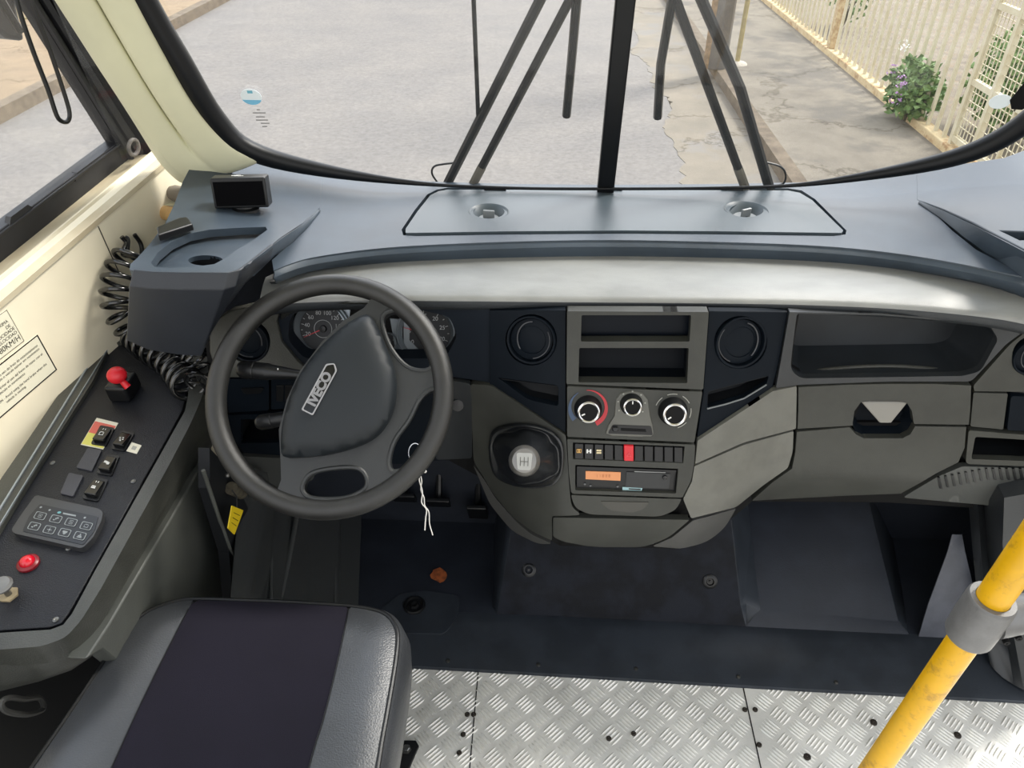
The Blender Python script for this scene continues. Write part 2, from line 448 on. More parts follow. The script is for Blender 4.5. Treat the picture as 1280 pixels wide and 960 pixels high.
# fence plinth
PLM = ground_mat('plinth_paint', rgb(214, 196, 158), rgb(196, 172, 132), 8, rgb(170, 140, 104), 9)
FENM = mat('fence_paint', rgb(212, 207, 184), .6, noise=.06, nscale=10, col2=rgb(190, 178, 146), croff=.3)
PH = .07
o = MB().box((FXK + .06, 8, SZ + PH / 2 - .05), (.12, 24, PH + .1)).link('fence_plinth', PLM, bevel=.01, smooth=False)
tag(o, 'low cream painted kerb that the white bar fence stands on', 'kerb')
# bar fence: panels of square bars
def fence(y0, y1, label, n0):
    t = thing('bar_fence', label, 'fence', (FXK + .06, (y0 + y1) / 2, SZ + PH), None)
    H = 1.9; sp = .165
    nb = int((y1 - y0) / sp)
    for i in range(nb):
        y = y0 + (i + .5) * (y1 - y0) / nb
        MB().box((FXK + .06, y, SZ + PH + H / 2 + .0), (.028, .028, H)).link('bar', FENM, t, smooth=False)
    for z in (.14, 1.15, 1.80):
        if z > .2: MB().box((FXK + .085, (y0 + y1) / 2, SZ + PH + z), (.03, y1 - y0, .035)).link('rail', FENM, t, smooth=False)
    return t
fence(6.55, 9.8, 'white bar fence panel beside the flowering shrub, on the cream kerb', 0)
fence(9.95, 15.5, 'white bar fence panel farthest up the pavement, beyond the rusty gate post', 0)
gp = MB().box((FXK + .06, 9.87, SZ + PH + .95), (.09, .09, 1.9)).link('fence_post', mat('rusty_post', rgb(200, 180, 140), .6, noise=.1, col2=rgb(170, 140, 100)), bevel=.006)
tag(gp, 'rust-stained square steel post between the two white fence panels', 'fence post')
# mesh gate nearest the bus
gt = thing('mesh_gate', 'cream steel gate of welded wire mesh in a tube frame, nearest the bus', 'gate', (FXK + .06, 5.4, SZ + PH))
gy0, gy1 = 4.3, 6.48
for y in (gy0, gy1, 5.4, 6.12): MB().box((FXK + .06, y, SZ + PH + .95), (.045, .045, 1.9)).link('upright', FENM, gt, smooth=False)
for z in (.05, .5, 1.05, 1.85): MB().box((FXK + .06, (gy0 + gy1) / 2, SZ + PH + z), (.04, gy1 - gy0, .045)).link('cross_rail', FENM, gt, smooth=False)
mb = MB()
y = gy0
while y < gy1: mb.box((FXK + .06, y, SZ + PH + .95), (.006, .007, 1.85)); y += .055
z = .08
while z < 1.85: mb.box((FXK + .064, (gy0 + gy1) / 2, SZ + PH + z), (.006, gy1 - gy0, .006)); z += .07
mb.link('wire_mesh', FENM, gt, smooth=False)
for y in (gy0 + .35, gy0 + .7, gy0 + 1.45):
    MB().box((FXK + .05, y, SZ + PH + .95), (.02, .02, 1.86)).link('bar', FENM, gt, smooth=False)
# utility pole and thin post
pp = aZ(893, 84, SZ)
CON = ground_mat('pole_concrete', rgb(122, 118, 112), rgb(104, 100, 96), 4)
pt = thing('utility_pole', 'thick grey concrete utility pole standing on the right pavement kerb', 'pole', pp)
MB().lathe(pp, (0, 0, 1), [(.135, 0), (.128, 1.5), (.115, 5)], 8).link('shaft', CON, pt, bevel=.01)
MB().box(pp + V((-.10, -.09, .45)), (.10, .012, .9)).link('brown_strip', mat('brown_board', rgb(140, 118, 92), .8, noise=.2), pt, smooth=False)
tp = aZ(921, 80, SZ)
o = MB().lathe(tp, (0, 0, 1), [(.028, 0), (.028, 3.2)], 12).link('thin_post', mat('thin_post_paint', rgb(170, 156, 112), .6, noise=.1)); tag(o, 'thin khaki steel sign post just right of the concrete pole', 'post')
o = MB().lathe(tp, (0, 0, 1), [(.12, .0), (.10, .02), (.03, .035)], 12).link('post_footing', mat('footing', rgb(190, 182, 168), .9, noise=.1)); tag(o, 'pale mortar collar at the foot of the thin khaki post', 'footing')
# shrubs
LEAF = mat('leaf', rgb(84, 118, 62), .6, noise=.3, nscale=14, col2=rgb(126, 150, 88), croff=.2)
STEM = mat('stem', rgb(92, 84, 56), .8)
FLW = mat('purple_petals', rgb(170, 130, 178), .6); FLW2 = mat('pink_petals', rgb(222, 160, 178), .6); FLW3 = mat('white_petals', rgb(235, 235, 230), .6)
def shrub(c, rad, nleaf, label, flowers, name='flowering_shrub'):
    c = V(c); t = thing(name, label, 'shrub', c)
    st = MB()
    for i in range(9):
        a = random.uniform(0, 2 * PI); r = random.uniform(.2, .8)
        e = c + V((math.cos(a) * rad[0] * r, math.sin(a) * rad[1] * r, rad[2] * random.uniform(.7, 1.5)))
        st.tube([c, c.lerp(e, .5) + V((0, 0, .06)), e], [.012, .008, .004], 6)
    st.link('stems', STEM, t)
    lf = MB()
    for i in range(nleaf):
        d = V((random.gauss(0, 1), random.gauss(0, 1), random.gauss(0, 1))).normalized() * random.uniform(.45, 1) 
        p = c + V((d.x * rad[0], d.y * rad[1], rad[2] * (1 + d.z * .95)))
        a = V((random.gauss(0, 1), random.gauss(0, 1), random.gauss(0, .5))).normalized(); b = a.orthogonal().normalized()
        b = (b + a.cross(b) * random.uniform(-1, 1)).normalized(); L = random.uniform(.05, .10); W = L * .36; nn = a.cross(b) * .012
        lf.add([p, p + a * L * .5 + b * W + nn, p + a * L, p + a * L * .5 - b * W + nn, p + a * L * .5 - nn], [(0, 1, 4), (1, 2, 4), (2, 3, 4), (3, 0, 4)])
    lf.link('foliage', LEAF, t, smooth=False)
    for (dx, dy, dz, mm) in flowers:
        fb = MB(); p = c + V((dx, dy, dz))
        for k in range(26):
            d = V((random.gauss(0, 1), random.gauss(0, 1), random.gauss(0, 1))).normalized(); q = p + d * .045; a = d.orthogonal().normalized(); b = d.cross(a)
            fb.add([q, q + a * .016 + d * .006, q + (a + b) * .013 + d * .01, q + b * .016 + d * .006], [(0, 1, 2, 3)])
        fb.link('flower_head', mm, t, smooth=False)
    return t
s1 = aZ(1160, 150, SZ)
shrub((FXK - .0, 7.3, SZ), (.22, .32, .28), 800, 'leafy shrub with purple flower heads growing through the fence bars', [(-.2, .1, .42, FLW), (-.22, -.18, .25, FLW), (-.1, .25, .60, FLW3), (-.26, -.28, .42, FLW)])
shrub((FXK + .72, 6.9, SZ), (.42, .62, .45), 1500, 'larger pink-flowered shrub just behind the white fence bars', [(-.2, .0, .95, FLW2), (.1, .3, .9, FLW2), (-.1, -.4, .8, FLW2)])
shrub((FXK + 1.8, 8.3, SZ), (.5, .7, .4), 900, 'sparse green shrub in the yard behind the pink-flowered one', [])
shrub((FXK + .7, 11.5, SZ), (.35, .5, .7), 700, 'dark upright shrub in the yard near the top of the pavement', [])
# brick yard wall far behind
BR = bpy.data.materials.new('brick_wall'); BR.use_nodes = True
nt = BR.node_tree; bk = nt.nodes.new('ShaderNodeTexBrick'); tc = nt.nodes.new('ShaderNodeTexCoord'); mp = nt.nodes.new('ShaderNodeMapping')
mp.inputs['Rotation'].default_value = (0, PI / 2, 0)
bk.inputs['Color1'].default_value = rgb(178, 148, 124); bk.inputs['Color2'].default_value = rgb(164, 152, 134); bk.inputs['Mortar'].default_value = rgb(190, 180, 160)
bk.inputs['Scale'].default_value = 3.2; bk.inputs['Mortar Size'].default_value = .03
nt.links.new(tc.outputs['Object'], mp.inputs[0]); nt.links.new(mp.outputs[0], bk.inputs[0]); nt.links.new(bk.outputs[0], nt.nodes['Principled BSDF'].inputs['Base Color'])
nt.nodes['Principled BSDF'].inputs['Roughness'].default_value = .9
o = MB().box((FXK + 11, 14, GZ + 1.0), (.2, 30, 2.0)).link('wall_yard', BR, smooth=False); tag(o, kind='structure')
# ------------------------------------------------------------------ bus shell
XC = 0.14     # middle of the bus nose
def YW(x, z):         # windscreen surface
    q = (x - XC) / .9
    return 1.50 - (z - .905) * .223 - .05 * q * q - .03 * abs(q) ** 6
def on_w(px, py, off=0.0):
    y = 1.5
    for _ in range(40):
        p = aY(px, py, y); y = .5 * y + .5 * (YW(p.x, p.z) + off)
    return aY(px, py, y)
# windscreen glass
mb = MB(); nx, nz = 40, 14; x0, x1 = -.80, 1.08
vs = []; fs = []
for j in range(nz + 1):
    for i in range(nx + 1):
        x = x0 + (x1 - x0) * i / nx; z = .84 + 1.15 * j / nz
        vs.append((x, YW(x, z), z))
for j in range(nz):
    for i in range(nx):
        a = j * (nx + 1) + i; fs.append((a, a + 1, a + nx + 2, a + nx + 1))
win = link('window_1', vs, fs, GLASS); tag(win, kind='structure')
# divider bar
pb = on_w(757, 235); xm = pb.x
mb = MB()
for (w, o0, o1) in ((.034, -.010, .012),):
    vs = []
    for z in (.87, 1.1, 1.35, 1.6, 1.95):
        y = YW(xm, z)
        vs.append([V((xm - w / 2, y + o0, z)), V((xm + w / 2, y + o0, z)), V((xm + w / 2, y + o1, z)), V((xm - w / 2, y + o1, z))])
    fl = [p for r in vs for p in r]; fs = []
    for j in range(len(vs) - 1):
        for k in range(4): fs.append((j * 4 + k, j * 4 + (k + 1) % 4, j * 4 + 4 + (k + 1) % 4, j * 4 + 4 + k))
    fs.append((3, 2, 1, 0)); n = len(fl); fs.append((n - 4, n - 3, n - 2, n - 1))
    mb.add(fl, fs)
dv = mb.link('trim_1', SEAL, bevel=.003, smooth=False); tag(dv, kind='structure')
# rubber seal around the glass
sealpx = [(180, 0), (225, 77), (268, 148), (312, 188), (400, 212), (520, 229), (640, 235), (760, 236), (900, 235), (1000, 231), (1100, 217), (1190, 198), (1250, 174), (1300, 138), (1345, 90), (1385, 20)]
sp = [on_w(*p, -.012) for p in sealpx]
a, b = sp[0], sp[2]; dtop = (a - b) / (a.z - b.z)
sp = [V((a.x + dtop.x * (z_ - a.z) * .6, YW(a.x + dtop.x * (z_ - a.z) * .6, z_) - .012, z_)) for z_ in (1.95, 1.7, 1.45)] + sp
e = sp[-1]; sp += [V((e.x + .02, YW(e.x, 1.95) - .012, 1.95))]
def seal_r(p):
    return .0032 + .018 * sm(.30, .80, abs(p.x - XC))
S = spline(sp, 5)
o = MB().tube(S, [seal_r(p) for p in S], 12).link('trim_2', SEAL); tag(o, kind='structure')
# side wall plane (left), tapering to the nose
W1 = aZ(0, 375, .87); W2 = aZ(200, 205, .95)
wd = (V((W2.x, W2.y, 0)) - V((W1.x, W1.y, 0))).normalized(); wn = V((wd.y, -wd.x, 0))   # wn points into the bus
print('W1', W1, 'W2', W2, 'wd', wd)
def on_wall(px, py, out=0.0): return aP(px, py, W1 - wn * out, wn)
sill_slope = (W2.z - W1.z) / (V((W2.x, W2.y)) - V((W1.x, W1.y))).length
def sill_z(s): return W1.z + sill_slope * s
def wp(s, z, out=0.0): return V((W1.x, W1.y, 0)) + wd * s - wn * out + V((0, 0, z))
SF = (V((W2.x, W2.y)) - V((W1.x, W1.y))).length     # distance of the pillar foot along the wall
S0, S1 = -1.7, SF + .10
# lower wall
mb = MB()
mb.prism([wp(S0, .0), wp(S1, .0), wp(S1, sill_z(S1)), wp(S0, sill_z(S0))], -wn * .05)
wl = mb.link('wall_left', WALLM, smooth=False); tag(wl, kind='structure')
# sill with ribs
mb = MB()
ribs = [(0, .0), (.010, .006), (.018, .0), (.034, -.002), (.040, .004), (.048, -.002), (.066, -.004), (.10, -.006)]
prof = [(-.004, -.010), (-.004, 0)] + ribs + [(.10, -.03)]
vs = []
for s in (S0, SF + .03):
    for (o_, h) in prof: vs.append(wp(s, sill_z(s) + h, o_))
n = len(prof); mb.add(vs, [(i, i + 1, i + 1 + n, i + n) for i in range(n - 1)] + [tuple(range(n)), tuple(range(2 * n - 1, n - 1, -1))])
o = mb.link('trim_3', SILL, smooth=False); tag(o, kind='structure')
# side window frame + glass
ra, rb = on_wall(0, 330, .085), on_wall(178, 190, .085)
rz = ra.z; print('rail z', ra, rb)
def ray_out(s_px): return None
fr_l = thing('window_2', None, None, wp(0, .9, .1), kind='structure')
mb = MB()
def bar_between(mb, a, b, up, inn):
    mb.prism([a, b, b + up, a + up], inn)
ex_ = (rb - ra).normalized()
A = ra - ex_ * 1.4; B = rb + ex_ * .02
t1 = on_wall(0, 285, .085); hh = (t1 - ra).length * .78
mb.prism([A, B, B + V((0, 0, hh)), A + V((0, 0, hh))], -wn * .03)
mb.prism([A + V((0, 0, hh - .008)) + wn * .004, B + V((0, 0, hh - .008)) + wn * .004, B + V((0, 0, hh - .002)) + wn * .004, A + V((0, 0, hh - .002)) + wn * .004], -wn * .004)
mb.link('lower_rail', WIN, fr_l, bevel=.002, smooth=False)
# sliding glass tabs standing on the rail
mb = MB()
for (x_, y_, l) in ((88, 226, .10), (5, 282, .06)):
    q = on_wall(x_, y_, .095); mb.prism([q, q + ex_ * l, q + ex_ * (l - .01) + V((0, 0, .012)), q + ex_ * .01 + V((0, 0, .012))], wn * .012)
mb.link('catch', WIN, fr_l, smooth=False)
# upright post, leaning back with the pillar
P0 = [on_wall(150, 184, .085), on_wall(45, 15, .085)]; P1_ = [on_wall(196, 196, .07), on_wall(72, 0, .07)]
def ext(a, b, z): return a + (b - a) * ((z - a.z) / (b.z - a.z))
Lb, Lt = ext(P0[0], P0[1], .86), ext(P0[0], P0[1], 1.95)
Rb, Rt = ext(P1_[0], P1_[1], .86), ext(P1_[0], P1_[1], 1.95)
mb = MB(); mb.prism([Lb, Rb, Rt, Lt], -wn * .03)
mid_b, mid_t = Lb.lerp(Rb, .34), Lt.lerp(Rt, .34)
mb.prism([mid_b + wn * .006, Lb.lerp(Rb, .5) + wn * .014, Lt.lerp(Rt, .5) + wn * .014, mid_t + wn * .006], -wn * .02)
mb.prism([Lb.lerp(Rb, .02) + wn * .01, Lb.lerp(Rb, .13) + wn * .01, Lt.lerp(Rt, .13) + wn * .01, Lt.lerp(Rt, .02) + wn * .01], -wn * .01)
mb.prism([Lb.lerp(Rb, .72) + wn * .022, Rb + wn * .03, Rt + wn * .03, Lt.lerp(Rt, .72) + wn * .022], -wn * .03)
mb.link('front_upright', WIN, fr_l, bevel=.002, smooth=False)
# top rail + rear upright out of frame
mb = MB(); z0 = 1.80
q0 = V((A.x, A.y, z0)); mb.prism([q0, V((Lt.x, Lt.y, z0)), V((Lt.x, Lt.y, 1.95)), V((A.x, A.y, 1.95))], -wn * .03)
mb.link('upper_rail', WIN, fr_l, smooth=False)
mb = MB(); mb.prism([q - wn * .014 for q in (A, ext(P0[0], P0[1], A.z), ext(P0[0], P0[1], 1.9), V((A.x, A.y, 1.9)))], -wn * .004)
mb.link('pane', GLASS, fr_l, smooth=False)
# cracked rubber ring at the corner of the rail
c0 = on_wall(167, 184, .05)
o = MB().tube([c0 + (ex_ * math.cos(a) + V((0, 0, 1)) * math.sin(a)) * .014 for a in [2 * PI * k / 16 for k in range(16)]], .004, 8, closed=True).link('corner_gasket', mat('old_gasket', rgb(84, 80, 76), .6, noise=.25, nscale=120), fr_l)
# cream A pillar : a grid leaning back between the window post and the seal
def pil_w(px, py): return on_w(px, py, -.022)
rows = []
Acol = [(158, -22), (170, 0), (191, 40), (212, 79), (232, 115), (253, 145), (275, 168), (298, 186), (332, 200)]
Bcol = [(98, -22), (113, 0), (133, 32), (153, 64), (172, 95), (190, 122), (204, 146), (214, 166), (224, 186)]
Ccol = [(58, -22), (72, 0), (97, 38), (121, 76), (145, 112), (166, 145), (184, 175), (199, 201), (229, 231)]
vs = []; fs = []
cols = []
for i in range(9):
    pa = pil_w(*Acol[i]); pc = on_wall(Ccol[i][0], Ccol[i][1], -.012 if i < 8 else -.03)
    t = .46; pm_ = pa.lerp(pc, .5)
    # keep both edges on their photographed lines; the face bulges into the cab
    bulge = V((.55, -.83, 0)) * (.016)
    row = []
    fade = 1 - sm(5, 8, i)
    for (u, h) in ((0, 0), (.10, .5), (.25, .9), (.38, 1.0), (.44, .95), (.50, .95 - 2.0 * fade), (.56, .80), (.66, 1.0), (.80, 1.0), (.92, .6), (1.0, 0)):
        row.append(pa.lerp(pc, u) + bulge * h)
    cols.append(row)
# extend upwards to the roof
top = [cols[0][k] + (cols[0][k] - cols[3][k]).normalized() * ((1.95 - cols[0][k].z) / max(.2, (cols[0][k] - cols[3][k]).normalized().z)) for k in range(11)]
cols = [top] + cols
mb = MB(); vs = [p for r in cols for p in r]
for j in range(len(cols) - 1):
    for k in range(10): mb_f = (j * 11 + k, j * 11 + k + 1, (j + 1) * 11 + k + 1, (j + 1) * 11 + k); fs.append(mb_f)
o = link('trim_4', vs, fs, CREAM, solid=.02, solid_off=0, sub=2); tag(o, kind='structure')
sc = cols[7][5]; sd_ = V((.5, -.85, 0)).normalized()
sp_c = aP(197, 157, sc + sd_ * .012, sd_)
o = MB().lathe(sp_c, sd_, [(.006, -.006), (.006, .001), (.0045, .003), (.002, .003), (.0015, .0015), (.0004, .0015)], 14, cap=False).link('pillar_screw', mat('pillar_screw_steel', rgb(120, 118, 108), .4, metal=.7)); tag(o, 'single screw head in the cream windscreen pillar', 'screw')
# lower wall join line
mb = MB(); j0, j1 = on_wall(122, 283), on_wall(150, 345)
mb.prism([j0, j0 + wd * .0018, j1 + wd * .0018, j1], wn * .0008)
o = mb.link('trim_5', mat('seam_dark', rgb(60, 54, 46), .8), smooth=False); tag(o, kind='structure')
# roof and the rest of the body, out of frame but shading the cab
def roof():
    mb = MB(); mb.prism([(-1.0, .10, 1.96), (1.30, .10, 1.96), (1.30, 1.02, 1.96), (1.15, 1.36, 1.96), (-.75, 1.36, 1.96), (-1.0, 1.02, 1.96)], (0, 0, .05))
    o = mb.link('ceiling', CREAM, smooth=False); tag(o, kind='structure')
roof()
# right hand corner pillar and nose panel below the glass (out of frame, right of the picture)
mb = MB(); 
q = [on_w(1390, 60, -.01), ]
mb.prism([(1.14, 1.34, .0), (1.22, 1.24, .0), (1.18, 1.02, 1.95), (1.10, 1.16, 1.95)], (.04, .04, 0))
o = mb.link('trim_6', CREAM, bevel=.01, smooth=False); tag(o, kind='structure')
mb = MB()
vs = []
for i in range(21):
    x = -.80 + 1.92 * i / 20
    vs += [V((x, YW(x, .9) + .02, -.45)), V((x, YW(x, .9) + .02, .87)), V((x, YW(x, .9) + .05, .87)), V((x, YW(x, .9) + .05, -.45))]
fs = []
for i in range(20):
    for k in range(4): fs.append((i * 4 + k, i * 4 + (k + 1) % 4, i * 4 + 4 + (k + 1) % 4, i * 4 + 4 + k))
o = mb.add(vs, fs).link('wall_front', CREAM, smooth=False); tag(o, kind='structure')
# ------------------------------------------------------------------ dashboard
LIPZ, LIPY = .865, 1.10
XS = 0.168   # middle of the centre stack
def prof(z, tab):
    if z >= tab[0][0]: return tab[0][1]
    for (z0, y0), (z1, y1) in zip(tab, tab[1:]):
        if z >= z1: return lerp(y1, y0, (z - z1) / (z0 - z1))
    return tab[-1][1]
TC = [(.90, 1.118), (.80, 1.088), (.56, .993), (.49, .978), (.455, .981), (.43, .986), (.405, .993), (.38, 1.001), (.36, 1.009), (.34, 1.02), (.30, 1.045), (.2, 1.12)]
TR = [(.90, 1.13), (.80, 1.125), (.70, 1.105), (.62, 1.087), (.54, 1.081), (.52, 1.082), (.50, 1.088), (.46, 1.102), (.42, 1.115), (.38, 1.127), (.30, 1.15)]
TL = [(.90, 1.13), (.78, 1.12), (.70, 1.10), (.60, 1.12), (.50, 1.145), (.40, 1.17)]
def YF(x, z):
    d = x - XS
    side = prof(z, TR) if d > 0 else prof(z, TL)
    w = 1 - sm(.10, .34, abs(d))
    return lerp(side, prof(z, TC), w)
def onf(px, py, off=0.0):
    y = 1.1
    for _ in range(30):
        p = aY(px, py, y); y = .45 * y + .55 * (YF(p.x, p.z) - off)
    return aY(px, py, y)
def fm(off): return lambda x, y: onf(x, y, off)
dash = thing('dashboard', 'wide charcoal plastic dashboard running the full width under the windscreen', 'dashboard', (XS, 1.2, .9))
def fpan(name, outer, m, off=.0, th=.012, holes=(), r=0, parent=None, step=8, bevel=.0022, **k):
    o = rounded(outer, r) if r else [V(p[:2]) for p in outer]
    return panel(name, o, fm(off), V((0, th, 0)), m, parent or dash, holes, step, bevel=bevel, **k)
# --- tray surface
def ZT(x, y):
    q = abs(x - XC) / .9
    return .905 + .065 * sm(.50, 1.0, q) * max(0, min(1.2, (y - 1.08) / .42)) - .012 * sm(1.3, 1.5, y) * (1 - sm(.4, .8, q))
def ont(px, py, dz=0.0, hf=None):
    z = .9
    for _ in range(40):
        p = aZ(px, py, z); z = .6 * z + .4 * (ZT(p.x, p.y) + dz + (hf(p) if hf else 0))
    return aZ(px, py, z)
front = [(342, 338), (362, 330), (390, 322), (450, 313), (520, 307), (640, 302), (760, 300), (880, 302), (1000, 306), (1090, 313), (1180, 326), (1290, 348)]
rear = [(1220, 312), (1190, 288), (1165, 264), (1147, 250), (1146, 212), (1100, 219), (1000, 228), (900, 230), (760, 231), (640, 230), (540, 227), (460, 220), (402, 212), (399, 262), (385, 283), (366, 302), (340, 325)]
fr_ = [tuple(p) for p in spline([V((a, b, 0)) for a, b in front], 4)]
hatch_px = rounded([(560, 238, 10), (1000, 240, 10), (1055, 291, 4), (505, 291, 4)], 6)
hatch_gap = rounded([(557, 237, 10), (1003, 239, 10), (1060, 294, 4), (500, 294, 4)], 6)
hatch_px = [V(p) for p in [(538, 244), (548, 239), (560, 237), (985, 238), (1000, 241), (1015, 250), (1054, 288), (1052, 291), (1040, 291), (900, 289), (780, 288), (640, 289), (520, 291), (507, 291), (507, 286), (522, 264)]]
hatch_gap = [V(p) for p in [(534, 243), (546, 237), (560, 234.6), (985, 235.4), (1002, 238), (1019, 249), (1058, 288), (1057, 293), (1042, 295), (900, 293), (780, 292), (640, 293), (520, 295), (504, 294), (502, 287), (518, 263)]]
outer = [(225, 236), (300, 300)] 
outer = [V((p[0], p[1])) for p in fr_] + [V(p) for p in rear]
panel('top_cover', outer, lambda x, y: ont(x, y), V((0, 0, -.02)), DASH, dash, [hatch_gap], 12, bevel=.002, seg=3)
# floor below the hatch gap
panel('hatch_well', [V(p) for p in hatch_gap], lambda x, y: ont(x, y, -.024), V((0, 0, -.02)), GAP, dash, [], 30, smooth=False)
LW = [(611, 265, 24, 9.5), (933, 263, 26, 10)]
hat = panel('hatch', hatch_px, lambda x, y: ont(x, y, .003), V((0, 0, -.014)), HATCHM, dash, [circ(c[0], c[1], c[2] * .82, 28, c[3] * .85) for c in LW], 14, bevel=.003, seg=3)
for (cx, cy, rx, ry) in LW:
    c = ont(cx, cy, .003); rr = (ont(cx + rx, cy, .003) - c).length
    MB().lathe(c, (0, 0, 1), [(rr * 1.06, .0), (rr * 1.02, .0015), (rr * .82, -.004), (rr * .66, -.013), (rr * .60, -.016), (0.0005, -.016)], 40, cap=False).link('latch_cup', HATCHM, hat)
    l = MB().lathe(c + V((0, 0, -.0155)), (0, 0, 1), [(rr * .60, 0), (rr * .56, .003), (.0005, .003)], 30, cap=False)
    a = -.12 if cx < 700 else .5
    l.box(c + V((0, -.001, -.004)), (.022, .0055, .016), V((math.cos(a), math.sin(a), 0)), V((-math.sin(a), math.cos(a), 0)))
    l.link('latch_knob', mat('latch_grey', rgb(120, 124, 126), .35, spec=.6), hat, bevel=.0015, smooth=False)
for hx in (619, 764, 915):
    p = ont(hx, 237, .004); MB().box(p + V((0, .0, -.001)), (.045, .006, .006)).link('hinge', GAP, hat, bevel=.001, smooth=False)
# --- side shelves, higher than the tray
apL = ont(397, 262); apR = ont(1148, 252)
def hL(p): return .042 * sm(0, .34, apL.y + .0 - p.y + (apL.x - p.x) * .25)
def hR(p): return .042 * sm(0, .34, apR.y + .0 - p.y + (p.x - apR.x) * .25)
shL = [(402, 212), (400, 259), (392, 268), (378, 279), (352, 296), (330, 313), (306, 333), (296, 339), (284, 342), (230, 342), (172, 340), (162, 337), (163, 330), (172, 322), (187, 305), (206, 280), (218, 255), (228, 228), (240, 205), (262, 194), (290, 193), (340, 202)]
recL = [(192, 333), (189, 328), (197, 316), (214, 302), (236, 292), (262, 287), (300, 284.5), (332, 283.5), (334, 287), (318, 299), (296, 312), (283, 322), (268, 330), (240, 334), (205, 334.5)]
shelf = panel('side_shelf', [V(p) for p in shL], lambda x, y: ont(x, y, .0005, hL), lambda p: p + V((0, 0, -.014)), DASH, dash, [[V(p) for p in recL]], 8, bevel=.0022, seg=3, angle=50)
cupc = (258, 323)
cuph = circ(257, 325.5, 22, 24, 6.5)
panel('shelf_floor', [V((x, y)) for (x, y) in [(185, 338), (183, 326), (195, 310), (214, 298), (240, 288), (300, 280), (340, 279), (344, 288), (310, 312), (285, 332), (270, 338)]],
      lambda x, y: ont(x, y, -.020, hL), V((0, 0, -.008)), DASH, dash, [cuph], 9, bevel=.002)
cc = ont(257, 326, -.022, hL); cr = (ont(279, 326, -.022, hL) - cc).length
MB().lathe(cc, (0, 0, 1), [(cr * 1.02, 0), (cr * .97, -.02), (cr * .93, -.05), (.001, -.05)], 32, cap=False, sy=.62, ex=V((1, 0, 0))).link('cup_holder', HOLE, dash)
# front block of the shelf
def blk(x, y): return ont(x, y, .003, hL)
top_e = [(166, 338.5), (190, 341), (230, 342), (284, 342), (298, 338), (310, 330), (340, 306)]
T = [blk(*p) for p in top_e]
mid = [p + V((0, -.008, -.022)) for p in T]
bpx = [(160, 425), (186, 436), (222, 442), (252, 444), (262, 415), (280, 385), (306, 352)]
bot = [aY(*q, p.y + .015) for q, p in zip(bpx, T)]
mid = [V((lerp(m.x, b.x, .1), m.y, m.z)) for m, b in zip(mid, bot)]
T0 = [p + V((0, .004, .0)) for p in T]
fs = []; n = len(T)
vs = T0 + mid + bot
for r_ in range(2):
    for i in range(n - 1): fs.append((r_ * n + i, r_ * n + i + 1, (r_ + 1) * n + i + 1, (r_ + 1) * n + i))
# left return towards the wall / nose
vs2 = [T[0] + V((0, .004, -.004)), T[0] + V((-.03, .28, -.03)), T[0] + V((-.03, .28, -.17)), bot[0], mid[0]]
k = len(vs); vs += vs2; fs += [(k, k + 1, k + 2, k + 3, k + 4)]
link('shelf_front', vs, fs, mat('shelf_front_plastic', rgb(32, 36, 43), .45, spec=.5, noise=.06, nscale=10, bump=.3, bscale=800), dash, solid=.006, solid_off=0, bevel=.004)
# right shelf wedge
shR = [(1146, 250), (1158, 254), (1180, 262), (1214, 277), (1260, 301), (1300, 322), (1345, 345), (1400, 345), (1400, 150), (1300, 180), (1255, 197), (1180, 208), (1145, 213)]
slot = [(1250, 288), (1300, 290), (1300, 299), (1275, 300)]
panel('side_shelf', [V(p) for p in shR], lambda x, y: ont(x, y, .0005, hR), lambda p: p + V((0, 0, -.05)), DASH, dash, [[V(p) for p in slot]], 10, bevel=.0022, seg=3, angle=50)
panel('shelf_floor', [V(p) for p in [(1235, 280), (1320, 284), (1320, 306), (1255, 304)]], lambda x, y: ont(x, y, -.02, hR), V((0, 0, -.004)), HOLE, dash, [], 12)
# ridge faces : sloping cheek between shelf and tray
def cheek(name, crest, foot, hf):
    A = [ont(*p, .003, hf) for p in crest]; B = [ont(*p, .0005) for p in foot]
    n = len(A); vs = A + B; fs = [(i, i + 1, n + i + 1, n + i) for i in range(n - 1)]
    link(name, vs, fs, DASH, dash, solid=.003, solid_off=0)
cheek('ridge_cheek', [(398, 262), (378, 280), (352, 298), (330, 315), (306, 334)], [(400, 264), (385, 283), (366, 302), (342, 320), (316, 345)], hL)
cheek('ridge_cheek', [(1150, 252), (1180, 264), (1214, 280), (1260, 304), (1300, 325)], [(1148, 254), (1175, 272), (1205, 296), (1232, 315), (1290, 343)], hR)
# --- ledge between tray front edge and padded lip
def strip(name, rows, m, parent=dash, solid=.004, bevel=0, **k):
    n = len(rows[0]); vs = [p for r in rows for p in r]; fs = []
    for j in range(len(rows) - 1):
        for i in range(n - 1): fs.append((j * n + i, j * n + i + 1, (j + 1) * n + i + 1, (j + 1) * n + i))
    return link(name, vs, fs, m, parent, solid=solid, solid_off=0, bevel=bevel, **k)
E = [ont(*p) for p in fr_]
lipback = [(332, 348), (345, 342), (365, 337), (430, 329), (520, 324), (640, 321), (760, 320), (880, 321), (1000, 324), (1090, 330), (1180, 341), (1250, 356), (1290, 374)]
lb = [tuple(p) for p in spline([V((a, b, 0)) for a, b in lipback], 4)]
LB = [aZ(p[0], p[1], .874) for p in lb]
def resamp(P, n):
    L = [0]
    for a, b in zip(P, P[1:]): L.append(L[-1] + (b - a).length)
    out = []; 
    for k in range(n):
        t = L[-1] * k / (n - 1); i = 0
        while i < len(L) - 2 and L[i + 1] < t: i += 1
        out.append(P[i].lerp(P[i + 1], (t - L[i]) / max(1e-9, L[i + 1] - L[i])))
    return out
NN = 60
Er = resamp(E, NN); Lr = resamp(LB, NN)
